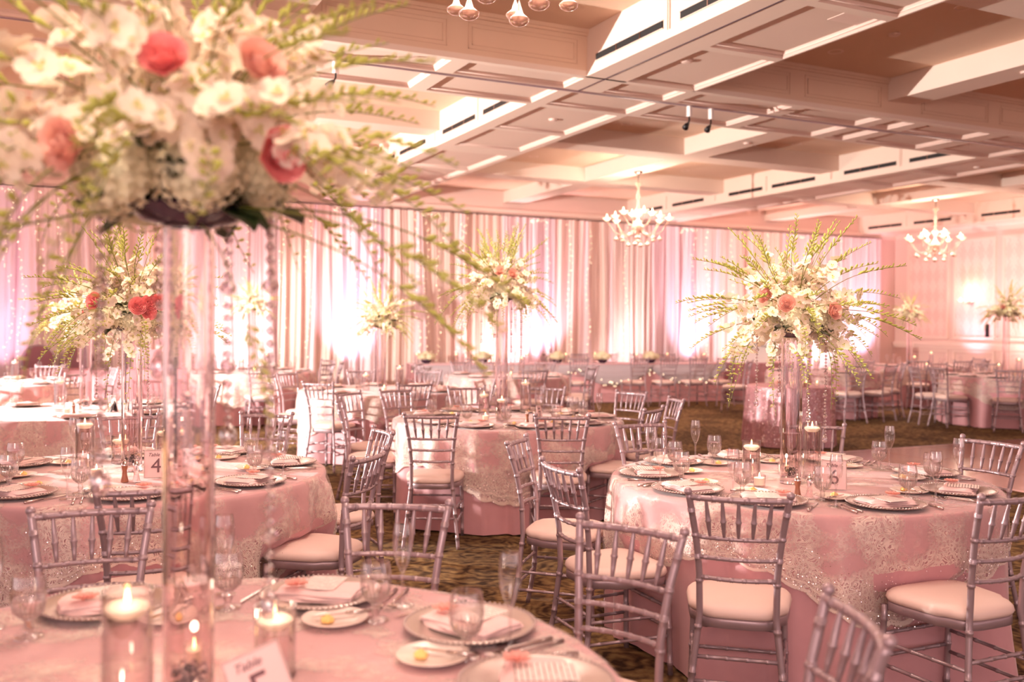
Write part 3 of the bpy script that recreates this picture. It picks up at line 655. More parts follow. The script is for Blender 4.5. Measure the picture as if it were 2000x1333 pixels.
for i in range(9):
    p = HT0+hd*(.45+i*.66)+hn*1.25
    o = CH.put((p.x, p.y, 0), hrz+PI)
    tag(o, 'silver chiavari chair behind the head table, %s from its card-four end' % ORD[i], 'chair', 'chairs behind the head table')
tag(CH.put((10.75, 13.35, 0), hrz+.8), 'silver chiavari chair standing alone between the head and sequin tables', 'chair', 'silver chiavari chairs')

# head table with swag, long table at the far end, sequin table
def long_cloth(L_, Wd, f, amp=.03):
    mb = MB(); n = 160; pts = []
    per = [(0, 0), (L_, 0), (L_, Wd), (0, Wd)]
    def at(s):
        T = 2*(L_+Wd); s %= T
        if s < L_: return (s, 0), (0, -1)
        if s < L_+Wd: return (L_, s-L_), (1, 0)
        if s < 2*L_+Wd: return (L_-(s-L_-Wd), Wd), (0, 1)
        return (0, Wd-(s-2*L_-Wd)), (-1, 0)
    T = 2*(L_+Wd); vs_ = []
    for z in (.765, .75, .55, .3, .015):
        for k in range(n):
            (x, y), (nx, ny) = at(T*k/n); a = amp*((.765-z)/.75)*(1+f(k*.35)); vs_.append((x+nx*a, y+ny*a, z))
    fs = [(i*n+k, i*n+(k+1) % n, (i+1)*n+(k+1) % n, (i+1)*n+k) for i in range(4) for k in range(n)]
    return mb.add(vs_, fs).add([(0, 0, .765), (L_, 0, .765), (L_, Wd, .765), (0, Wd, .765)], [(0, 1, 2, 3)], 0, False)
DENTS[:] = []
LH = (HT1-HT0).length
o = long_cloth(LH, .76, folds(31)).build('tablecloth', X['linen'], None, HT0, hrz)
tag(o, 'long blush cloth covering the head table before the drape', 'tablecloth', 'rose tablecloths')
for i in range(4):
    a, b = i*LH/4, (i+1)*LH/4; mb = MB(); vs_ = []
    for j in range(9):
        q = j/8
        for k in range(25):
            t = k/24; sag = .30*(1-(2*t-1)**2)
            vs_.append((a+(b-a)*t, -.035-.03*math.sin(q*PI)-.012*math.sin(q*22+t*3), .75-.02*q-q*(.09+sag)))
    mb.add(vs_, [(j*25+k, j*25+k+1, (j+1)*25+k+1, (j+1)*25+k) for j in range(8) for k in range(24)])
    o = mb.build('chiffon_swag', X['swag'], None, HT0, hrz)
    tag(o, 'grey chiffon swag on the head table front, %s from the sequin table' % ORD[3-i], 'swag', 'grey swags on the head table')
    r = random.Random(i); fl_ = empty('fairy_light_string', HT0+Vector((0, 0, 0)), hrz); b_ = MB()
    for _ in range(26):
        t = r.random(); b_.ball((a+(b-a)*t, -.1, .70-.25*(1-(2*t-1)**2)-r.uniform(0, .12)), .010, 5, 3)
    q = b_.build('bulbs', X['fairy'], fl_); q['kind'] = 'stuff'
    tag(fl_, 'warm fairy lights in a grey swag, %s swag from the sequin table' % ORD[3-i], 'string light', 'fairy lights on the head table')
o = long_cloth(2.3, .76, folds(33)).build('tablecloth', X['sequincloth'], None, (-.6, 18.0-1.4, 0), R_(-5))
o.location = (-.55, 16.0, 0); tag(o, 'dusky sequinned cloth on the long table before the armchairs', 'tablecloth')
o = long_cloth(1.5, .8, folds(35), .02).build('tablecloth', X['mauve'], None, (12.35, 15.2, 0), R_(-11)); tag(o, 'plain mauve cloth on the equipment table past the head table', 'tablecloth')
# sequin table: a round cloth thick with sequins
sx, sy = 8.47, 9.43; f = folds(41)
o = cloth(.53, f, amp=.06, seg=120).build('tablecloth', X['sequincloth'], None, (sx, sy, 0)); tag(o, 'glittering sequin cloth on the small round table on the carpet', 'tablecloth')
r = random.Random(5); mb = MB()
for _ in range(9000):
    t = r.uniform(0, 2*PI); z = r.uniform(.03, .75); h = (.76-z)/.76
    rr = .53+.015+.035*h+.06*(h**.7)*f(t)*(.75+.25*math.sin(3*t+z*4)); c = Vector((rr*math.cos(t), rr*math.sin(t), z))
    nn = Vector((math.cos(t)+r.gauss(0, .3), math.sin(t)+r.gauss(0, .3), r.gauss(0, .3))).normalized(); a = nn.orthogonal().normalized()*.005; b = nn.cross(a)
    mb.add([c+a, c+b, c-a, c-b], [(0, 1, 2, 3)], 0, False)
q = mb.build('sequins', X['sequin'], o); q['kind'] = 'stuff'

# ------------------------------------------------------------------ place settings
ZT = .764
def mk_charger():
    o = empty('charger_plate')
    MB().lathe([(.001, .004), (.10, .004), (.112, .010), (.150, .018), (.160, .019), (.163, .016), (.150, .010), (.11, .001), (.001, .001)], 48).build('plate', X['charger'], o)
    b = MB()
    for i in range(72): t = 2*PI*i/72; b.ball((.161*math.cos(t), .161*math.sin(t), .019), .0042, 6, 4)
    q = b.build('beaded_rim', X['charger'], o); q['kind'] = 'stuff'; return o
def mk_charger_far():
    o = empty('charger_plate'); MB().lathe([(.001, .004), (.10, .004), (.112, .010), (.160, .019), (.163, .016), (.11, .001), (.001, .001)], 28).build('plate', X['charger'], o); return o
def napkin_mb(seed=1, s=1):
    r = random.Random(seed); mb = MB(); nx, ny = 14, 10; Lx, Ly = .115*s, .075*s
    for lay in range(3):
        z0 = .008*lay; vs_ = []
        for j in range(ny+1):
            for i in range(nx+1):
                u, v = i/nx*2-1, j/ny*2-1; e = min(1, (1-abs(u))*9)*min(1, (1-abs(v))*9)
                vs_.append((u*Lx*(1-.02*lay)+.004*math.sin(v*3+lay), v*Ly*(1-.05*lay)+.004*math.sin(u*4+lay*2), z0+.002+.0085*e+.0025*math.sin(u*5+seed)*math.cos(v*4)))
        w1 = nx+1; fs = [(j*w1+i, j*w1+i+1, (j+1)*w1+i+1, (j+1)*w1+i) for j in range(ny) for i in range(nx)]
        mb.add(vs_, fs)
        bd = [i for i in range(w1)]+[j*w1+nx for j in range(1, ny+1)]+[ny*w1+i for i in range(nx-1, -1, -1)]+[j*w1 for j in range(ny-1, 0, -1)]
        ring = [vs_[i] for i in bd]; n = len(ring)
        mb.add(ring+[(x, y, z0) for x, y, z in ring], [(k, n+k, n+(k+1) % n, (k+1) % n) for k in range(n)])
    return mb
def mk_napkin(): return napkin_mb(2).build('napkin', X['napkin'])
def mk_menu(): 
    o = empty('menu_card'); MB().box(-.05, .05, -.066, .066, 0, .0016).build('card', X['menu'], o); return o
def mk_flower():
    o = empty('silk_flower')
    for i in range(6):
        t = 2*PI*i/6; d = Vector((math.cos(t), math.sin(t), 0)); s_ = Vector((-d.y, d.x, 0)); up_ = Vector((0, 0, 1))
        c = [Vector((0, 0, .004)), d*.016+s_*.012+up_*.013, d*.031+s_*.009+up_*.016, d*.034+up_*.012, d*.031-s_*.009+up_*.016, d*.016-s_*.012+up_*.013, d*.018+up_*.006]
        MB().add(c, [(0, 6, 1), (1, 6, 2), (2, 6, 3), (3, 6, 4), (4, 6, 5), (5, 6, 0)]).build('petal', X['coral'], o)
    MB().ball((0, 0, .012), .007, 8, 5).build('center', X['coral'], o); return o
def mk_goblet():
    o = empty('water_goblet')
    MB().lathe([(.034, 0), (.033, .003), (.012, .008), (.008, .016), (.012, .026), (.009, .036), (.012, .044), (.020, .050)], 20).build('stem', X['cut'], o)
    mb = MB(); mb.lathe([(.012, .046), (.028, .056), (.037, .075), (.0405, .098), (.039, .125), (.0345, .150), (.0340, .150), (.0385, .125)], 28).build('bowl', X['glass'], o)
    mb = MB(); n = 20
    for i in range(n):   # cut flutes round the foot of the bowl
        t = 2*PI*i/n; mb.tube([(.018*math.cos(t), .018*math.sin(t), .05), (.032*math.cos(t), .032*math.sin(t), .062), (.0385*math.cos(t), .0385*math.sin(t), .085)], [.0022, .003, .0008], 5)
    q = mb.build('cut_flutes', X['cut'], o); q['kind'] = 'stuff'
    MB().lathe([(.002, .055), (.026, .058), (.035, .075), (.0385, .098), (.038, .112), (.001, .112)], 24).build('water', X['water'], o); return o
def mk_flute():
    o = empty('champagne_flute')
    MB().lathe([(.032, 0), (.031, .002), (.008, .006), (.0042, .02), (.0038, .08), (.006, .092), (.010, .098)], 16).build('stem', X['cut'], o)
    MB().lathe([(.006, .094), (.016, .112), (.0245, .140), (.0275, .165), (.0265, .195), (.0225, .222), (.0220, .222), (.026, .195)], 22).build('bowl', X['glass'], o); return o
def mk_goblet_far():
    o = empty('water_goblet'); MB().lathe([(.034, 0), (.012, .008), (.009, .036), (.028, .056), (.0405, .098), (.0345, .150)], 12).build('bowl', X['glass'], o)
    MB().lathe([(.012, .03), (.034, .06), (.038, .08), (.03, .085)], 12).build('foot', X['cut'], o); return o
def mk_flute_far():
    o = empty('champagne_flute'); MB().lathe([(.032, 0), (.008, .006), (.004, .08), (.016, .112), (.0275, .165), (.0225, .222)], 10).build('bowl', X['glass'], o); return o
def mk_bread():
    o = empty('bread_plate'); MB().lathe([(.001, .003), (.05, .003), (.058, .009), (.082, .014), (.083, .012), (.06, .004), (.04, .0), (.001, 0)], 32).build('plate', X['china'], o)
    MB().lathe([(.0805, .0138), (.083, .0145), (.0835, .0125)], 32).build('rim', X['china'], o); return o
def mk_butter():
    mb = MB(); r = random.Random(2)
    for i in range(6): t = i*PI/3; mb.ball((.010*math.cos(t), .008*math.sin(t), .008), .0085, 8, 5)
    mb.ball((0, 0, .013), .009, 8, 5); return mb.build('butter_pat', X['butter'])
def cutlery(kind):
    def f():
        o = empty(kind)
        if kind == 'dinner_fork':
            MB().tube([(0, -.10, .003), (0, -.05, .005), (0, .03, .008), (0, .045, .004)], [.006, .0045, .003, .004], 6).build('handle', X['steel'], o)
            MB().box(-.011, .011, .045, .062, .002, .0045).build('fork_head', X['steel'], o)
            for i in range(4): MB().tube([(-.0095+i*.0063, .06, .003), (-.0095+i*.0063, .10, .007)], .0013, 4).build('tine', X['steel'], o)
        elif kind == 'dinner_knife':
            MB().tube([(0, -.11, .005), (0, -.02, .005)], [.0065, .0045], 6).build('handle', X['steel'], o)
            MB().hexa([(-.002, -.02, .001), (.008, -.02, .001), (.009, .09, .001), (0, .115, .001), (-.002, -.02, .004), (.008, -.02, .003), (.009, .09, .003), (0, .115, .003)]).build('blade', X['steel'], o)
        else:
            MB().tube([(0, -.075, .005), (0, -.01, .004)], [.0055, .004], 6).build('handle', X['steel'], o)
            MB().hexa([(-.002, -.01, .002), (.008, -.01, .002), (.010, .06, .002), (0, .075, .002), (-.002, -.01, .0045), (.008, -.01, .004), (.010, .06, .004), (0, .075, .004)]).build('blade', X['steel'], o)
        return o
    return f
PR = {k: Proto(v) for k, v in dict(charger=mk_charger, chargerf=mk_charger_far, napkin=mk_napkin, menu=mk_menu, flower=mk_flower, goblet=mk_goblet, flute=mk_flute, gobletf=mk_goblet_far, flutef=mk_flute_far, bread=mk_bread, butter=mk_butter,
    fork=cutlery('dinner_fork'), knife=cutlery('dinner_knife'), bknife=cutlery('butter_knife')).items()}
SEATS = dict(T0=[98, 53, 13, -20], T6=[149, -174, -142, -103, -57, -13, 33, 75, 112], T4=[-137, -97, -52, -2, 47, 92, 140, -175], T5=[-165, -136, -98, -62, -18, 20, 58, 100, 140],
    TL=[-95, -50, -5, 40, 85, 130], TW=[-150, -95, -50, -10, 35, 80, 125, 165], TLL=[-100, -55, -10, 35, 80], TF=[-100, -50, 0, 40, 90, 140, -150], TB=[-99, -48, -10, 38, 80, 137, -150],
    TR1=[-105, -60, -10, 35, 90, 150], TR2=[-120, -70, -20, 60, 150], TR3=[-150, -110, 175, 130, -70, 60])
rs = random.Random(21)
def lab(what, hr, desc): return "%s at %s o'clock on %s" % (what, hr, desc)
for k, A in SEATS.items():
    tx, ty, near, desc, _ = TABLES[k]; H = Hours(tx, ty)
    for a in A:
        hr = H.word(a); t = R_(a); out = Vector((math.cos(t), math.sin(t), 0)); f_ = -out; rt = Vector((f_.y, -f_.x, 0)); rz = t+PI/2
        def at(u, v, r=.725): 
            p = Vector((tx, ty, ZT))+out*r+f_*u+rt*v; return (p.x, p.y, ZT)
        def put(key, loc, rz_, what, grp, dz=0):
            o = PR[key].put((loc[0], loc[1], loc[2]+dz), rz_); tag(o, lab(what, hr, desc), *grp); return o
        put('charger' if near else 'chargerf', at(0, 0), rz, 'round silver charger plate', ('charger plate', 'silver charger plates'))
        j = rs.uniform(-.25, .25)
        put('napkin', at(0, 0), rz+j, 'folded pink napkin', ('napkin', 'folded pink napkins'), .006)
        put('goblet' if near else 'gobletf', at(.15+rs.uniform(-.015, .015), .20), rz, 'stemmed water goblet', ('goblet', 'water goblets'))
        put('flute' if near else 'flutef', at(.03, .265+rs.uniform(-.01, .01)), rz, 'empty champagne flute', ('flute', 'champagne flutes'))
        if not near: continue
        put('menu', at(-.02, 0), rz+j+.08, 'printed menu card on a napkin', ('menu card', 'menu cards'), .034)
        put('flower', at(.035, .055), rz, 'coral silk flower on a napkin', ('flower', 'coral flowers on the napkins'), .036)
        b = at(.19, -.12); put('bread', b, rz, 'small white bread plate', ('bread plate', 'bread plates'))
        p = at(.215, -.11); put('butter', p, rz, 'yellow butter on a bread plate', ('butter', 'butter pats'), .004)
        p = at(.17, -.13); put('bknife', p, rz-1.0, 'butter knife on a bread plate', ('knife', 'butter knives'), .012)
        for i, v in enumerate((-.185, -.215)):
            put('fork', at(-.01-.01*i, v), rz+.03, ('inner', 'outer')[i]+' fork', ('fork', 'forks by the chargers'))
        put('knife', at(-.01, .185), rz, 'steel dinner knife', ('knife', 'dinner knives'))

# ------------------------------------------------------------------ candles, cards, pots
def candle_cyl(h, r=.044):
    o = empty('candle_cylinder')
    MB().lathe([(.001, .0), (r, .0), (r, h), (r-.003, h), (r-.003, .012), (.001, .012)], 32).build('glass', X['glass'], o)
    MB().lathe([(.001, .014), (r-.004, .014), (r-.004, h-.035), (.001, h-.035)], 28).build('water', X['water'], o)
    MB().lathe([(r, .0), (r+.0005, .004), (r-.001, .012), (.001, .013), (.001, .0)], 32).build('thick_base', X['crystal'], o)
    c = MB().lathe([(.001, h-.05), (r*.55, h-.048), (r*.86, h-.036), (r*.88, h-.030), (r*.7, h-.024), (.001, h-.027)], 24).build('floating_candle', X['wax'], o)
    MB().lathe([(.0005, h-.027), (.004, h-.021), (.0045, h-.015), (.0025, h-.006), (.0005, h+.001)], 10).build('flame', X['flame'], c); return o
def votive():
    o = empty('votive_candle'); MB().lathe([(.001, 0), (.026, 0), (.030, .055), (.028, .055), (.025, .006), (.001, .006)], 24).build('glass', X['glass'], o)
    c = MB().lathe([(.001, .007), (.024, .007), (.026, .040), (.02, .042), (.001, .038)], 20).build('wax', X['wax'], o)
    MB().lathe([(.0005, .038), (.0045, .046), (.003, .058), (.0005, .066)], 8).build('flame', X['flame'], c); return o
CY = {h: Proto(lambda h=h: candle_cyl(h)) for h in (.15, .20, .28)}; VO = Proto(votive)
CANDLES = []
def put_c(kind, x, y, lb):
    o = (VO if kind == 'v' else CY[kind]).put((x, y, ZT), 0)
    tag(o, lb, 'candle'); CANDLES.append((x, y, ZT+(.07 if kind == 'v' else kind+.02)))
put_c(.20, 3.038, 3.645, 'floating candle in a glass cylinder, leftmost by the card-six vase')
put_c(.28, 3.38, 3.60, 'taller floating candle in a glass cylinder behind card six')
put_c('v', 2.977, 3.513, 'small lit votive before the card-six vase'); put_c('v', 3.36, 3.78, 'small lit votive behind the card-six vase')
put_c(.28, .111, 5.067, 'tall floating candle cylinder between goblets on the card-four table'); put_c(.15, .29, 5.45, 'short floating candle cylinder behind the card-four vase')
put_c('v', .16, 4.98, 'small lit votive at the foot of the card-four cylinder'); put_c(.20, .50, 5.30, 'floating candle cylinder just behind card four')
put_c(.20, 3.158, 7.138, 'floating candle cylinder, first of three on the middle table'); put_c(.20, 3.08, 6.62, 'floating candle cylinder in front of the middle vase'); put_c(.28, 3.62, 7.30, 'tallest floating candle cylinder on the middle table')
put_c('v', 3.0, 6.75, 'small lit votive beside the middle table cylinders')
put_c(.28, .108, 1.80, 'large blurred floating candle cylinder at the bottom edge'); put_c(.15, .416, 2.037, 'blurred floating candle cylinder beside the tilted card'); put_c('v', .27, 2.16, 'bright votive seen through the foot of the closest vase')
put_c('v', .03, 1.63, 'votive at the very bottom edge of the picture')
put_c(.28, .0, 8.75, 'floating candle cylinder on the table behind card four'); put_c('v', .05, 8.5, 'votive on the table behind card four'); put_c('v', .38, 8.6, 'second votive on the table behind card four')
for k in ('TW', 'TF', 'TB', 'TR1', 'TR2', 'TR3', 'TLL'):
    x, y = TABLES[k][:2]
    for i, (h, a) in enumerate(((.20, 200), (.28, 320), ('v', 260))):
        o = (VO if h == 'v' else CY[h]).put((x+.22*math.cos(R_(a)), y+.22*math.sin(R_(a)), ZT), 0)
        tag(o, '%s by the vase of %s' % (('candle in a glass cylinder', 'candle in a tall glass cylinder', 'small votive')[i], TABLES[k][3]), 'candle')
for (x, y, z) in CANDLES:
    light('candle_glow', 'POINT', (x, y, z+.02), .8, (1, .76, .56), shadow_soft_size=.012)

def text(body, size, m, parent, loc, name='lettering', shear=0):
    c = bpy.data.curves.new(name, 'FONT'); c.body = body; c.size = size; c.align_x = 'CENTER'; c.extrude = .0004; c.shear = shear; c.resolution_u = 3
    c.materials.append(m); t_ = bpy.data.objects.new(name, c); me = bpy.data.meshes.new_from_object(t_); bpy.data.objects.remove(t_)
    o = inst(name, me, parent, loc); o.rotation_euler = (PI/2, 0, 0); return o
def table_card(num, loc, rz, lb, tilt=.12, roll=0):
    o = empty('table_number_card', loc, rz); o.rotation_euler = (-tilt, roll, rz)
    MB().box(-.056, .056, 0, .004, 0, .135).build('card_face', X['card'], o)
    MB().box(-.052, .052, .0042, .006, .004, .131).build('card_back', X['cardback'], o)
    b = MB()
    for i in range(24):
        z = .003+i*.0056
        for s in (-1, 1): b.ball((s*.0545, -.001, z), .0022, 5, 3)
    for i in range(20):
        for z in (.002, .133): b.ball((-.054+i*.0057, -.001, z), .0022, 5, 3)
    q = b.build('beaded_border', X['charger'], o); q['kind'] = 'stuff'
    text(num, .098, X['ink'], o, (0, -.0012, .026)); text('Table', .024, X['ink'], o, (-.012, -.0012, .104), shear=.35)
    MB().hexa([(-.02, .006, .03), (.02, .006, .03), (.03, .055, 0), (-.03, .055, 0), (-.02, .007, .1), (.02, .007, .1), (.03, .058, 0), (-.03, .058, 0)]).build('easel_leg', X['cardback'], o)
    tag(o, lb, 'table card'); return o
def face_cam(x, y): return math.atan2(-y, -x)+PI/2
table_card('6', (3.235, 3.30, ZT), face_cam(3.2, 3.3)+.12, 'pink beaded table card showing the number six beside the pepper mill')
table_card('4', (.42, 4.86, ZT), face_cam(.4, 4.8)-.1, 'pink beaded table card showing the number four behind the slatted chair')
table_card('5', (.36, 1.775, ZT+.012), face_cam(.2, 1.6)+.2, 'blurred tilted table number card at the bottom edge', tilt=.35, roll=-.28)
table_card('7', (3.33, 6.45, ZT), face_cam(3.3, 6.5)+1.25, 'table number card turned edge-on on the middle table')
table_card('8', (.42, 8.6, ZT), face_cam(.4, 8.6)+2.0, 'dark-backed table number card on the table behind card four')
def shaker(wood):
    def f():
        o = empty('pepper_mill' if wood else 'salt_shaker')
        MB().lathe([(.001, 0), (.017, 0), (.018, .004), (.012, .03), (.010, .05), (.014, .072), (.015, .078), (.001, .08)], 18).build('body', X['wood'] if wood else X['crystal'], o)
        MB().lathe([(.015, .078), (.014, .086), (.009, .094), (.005, .099), (.007, .104), (.001, .11)], 16).build('cap', X['steel'], o); return o
    return f
PM, SS = Proto(shaker(1)), Proto(shaker(0))
for (x, y, n) in ((2.925, 3.20, 'table-six card'), (.275, 4.79, 'table-four card'), (3.20, 6.42, 'edge-on card of the middle table'), (.10, 8.35, 'vase behind card four')):
    tag(PM.put((x, y, ZT)), 'slim brown pepper mill with steel cap beside the '+n, 'pepper mill')
    tag(SS.put((x+.05, y-.02, ZT)), 'clear salt shaker with steel cap beside the '+n, 'salt shaker')

# ------------------------------------------------------------------ vases and flower arrangements
def vase(h, r=.05):
    def f():
        o = empty('cylinder_vase')
        MB().lathe([(.001, 0), (r, 0), (r, h), (r-.006, h), (r-.006, .03), (.001, .03)], 48).build('glass', X['crystal'], o)
        MB().lathe([(.001, .031), (r-.0065, .031), (r-.0065, .24), (.001, .24)], 40).build('water', X['water'], o)
        g = MB(); rr = random.Random(3)
        for _ in range(26): t = rr.uniform(0, 6.28); q = rr.uniform(0, r-.016); g.ball((q*math.cos(t), q*math.sin(t), rr.uniform(.04, .07)), .008, 6, 4)
        q = g.build('crystal_beads', X['crystal'], o); q['kind'] = 'stuff'; return o
    return f
def petal_fan(mb, c, n, L, W, nrm, r, mi, cup=.25, count=5):
    nrm = nrm.normalized(); a = nrm.orthogonal().normalized(); b = nrm.cross(a); ph = r.uniform(0, 6.28)
    for i in range(count):
        t = ph+2*PI*i/count+r.uniform(-.15, .15); d = a*math.cos(t)+b*math.sin(t); s_ = nrm.cross(d)
        l, w = L*r.uniform(.85, 1.15), W*r.uniform(.85, 1.1)
        p = [c, c+d*l*.45+s_*w*.5+nrm*l*cup*.6, c+d*l*.85+s_*w*.42+nrm*l*cup, c+d*l+nrm*l*cup*.8, c+d*l*.85-s_*w*.42+nrm*l*cup, c+d*l*.45-s_*w*.5+nrm*l*cup*.6, c+d*l*.55+nrm*l*cup*.35]
        mb.add(p, [(0, 1, 6), (1, 2, 6), (2, 3, 6), (3, 4, 6), (4, 5, 6), (5, 0, 6)], mi)
def spray(seed, L=.46, droop=.0, blossoms=9, bs=.030, buds=11, thick=.0022):
    """stem growing along +X with blossoms on its inner half and buds towards the tip; mats: stem, petal, bud"""
    r = random.Random(seed); mb = MB(); pts = []; n = 14; by = r.uniform(-.12, .12)
    for i in range(n+1):
        q = i/n; pts.append(Vector((L*q*(1-.25*droop*q), by*L*math.sin(q*2.2)+.006*math.sin(q*9), .10*L*math.sin(q*PI*.6)-droop*L*.85*q*q)))
    mb.tube(pts, [thick*(1-.55*i/n) for i in range(n+1)], 5, 0)
    def at(q): i = min(int(q*n), n-1); return pts[i].lerp(pts[i+1], q*n-i)
    for k in range(blossoms):
        q = .26+.36*k/max(blossoms-1, 1)+r.uniform(-.02, .02); c = at(q); d = Vector((.4, r.uniform(-1, 1), r.uniform(-.6, 1))).normalized()
        c2 = c+d*bs*.75; mb.tube([c, c2], thick*.45, 3, 0, False)
        petal_fan(mb, c2, 5, bs, bs*.9, d+Vector((.2, 0, .1)), r, 1)
        petal_fan(mb, c2+d*.003, 3, bs*.3, bs*.2, d, r, 2, .7, 3)
    for k in range(buds):
        q = .60+.40*k/buds; c = at(q); s_ = (-1 if k % 2 else 1); sc_ = (1-.55*(q-.6)/.4)
        d = (Vector((.9, s_*r.uniform(.4, .8), r.uniform(-.2, .6)))).normalized(); c2 = c+d*.012*sc_; c3 = c+d*.034*sc_
        mb.tube([c, c2, c2.lerp(c3, .5), c3], [thick*.4, .0035*sc_, .0062*sc_, .0008], 5, 2, False)
    return mb
def hydra(seed, R=.085, n=120):
    r = random.Random(seed); mb = MB(); mb.ball((0, 0, 0), R*.86, 12, 8, 0, .8)
    for i in range(n):
        z = 1-1.75*(i+.5)/n; t = i*2.39996; q = math.sqrt(max(0, 1-z*z)); d = Vector((q*math.cos(t), q*math.sin(t), z)); c = Vector((d.x*R, d.y*R, d.z*R*.82))*r.uniform(.93, 1.05)
        a = d.orthogonal().normalized(); b = d.cross(a); ph = r.uniform(0, 1.57); e = .0135*R/.085
        v = [c]
        for k in range(8):
            tt = ph+k*PI/4; rr = e*(1.0 if k % 2 == 0 else .45); v.append(c+(a*math.cos(tt)+b*math.sin(tt))*rr+d*(.003 if k % 2 == 0 else 0))
        mb.add(v, [(0, 1+k, 1+(k+1) % 8) for k in range(8)], 0, False)
    return mb
def rose(seed, R=.036):
    r = random.Random(seed); mb = MB()
    for lay in range(6):
        rr = R*(.14+.13*lay); n = 3+lay // 2; tilt = .04+.055*lay; hh = R*(1.15-.08*lay)
        for i in range(n):
            t0 = 2*PI*i/n+lay*.9+r.uniform(-.1, .1); sp = 2*PI/n*.66; vs_ = []
            for j in range(5):
                q = j/4
                for k in range(5):
                    t = t0+sp*(k/4*2-1)*(1-.15*q); edge = 1-(abs(k/4*2-1)**2.5)*.28*q
                    rad = rr*(.45+.55*min(1, q*1.8))+tilt*R*q*q; vs_.append((rad*math.cos(t), rad*math.sin(t), -R*.35+hh*q*edge))
            mb.add(vs_, [(j*5+k, j*5+k+1, (j+1)*5+k+1, (j+1)*5+k) for j in range(4) for k in range(4)])
    mb.ball((0, 0, -R*.2), R*.5, 8, 5); return mb
def leafm(seed, L=.12, W=.06):
    r = random.Random(seed); mb = MB(); vs_ = []; n = 8
    for i in range(n+1):
        q = i/n; w_ = W*.5*math.sin(PI*min(1, q*.93+.04))**.8
        for k in (-1, 0, 1): vs_.append((L*q, k*w_, .012*abs(k)-.35*L*q*q*.5+.004*math.sin(q*12)*k))
    mb.add(vs_, [(i*3+k, i*3+k+1, (i+1)*3+k+1, (i+1)*3+k) for i in range(n) for k in range(2)]); return mb
SP = [spray(s, L, d, b, bs, bu).mesh('orchid_spray', X['stem'], X['petal'], X['bud']) for s, L, d, b, bs, bu in
      ((1, .46, .15, 11, .031, 11), (2, .50, .45, 10, .030, 12), (3, .44, .9, 11, .030, 11), (4, .38, .1, 11, .032, 7), (5, .52, .25, 6, .028, 15), (6, .48, 1.1, 9, .029, 12))]
TW_ = [spray(s, L, d, 0, .02, bu).mesh('bud_twig', X['stem'], X['petal'], X['bud']) for s, L, d, bu in ((11, .50, .05, 16), (12, .54, .3, 18), (13, .56, .75, 18))]
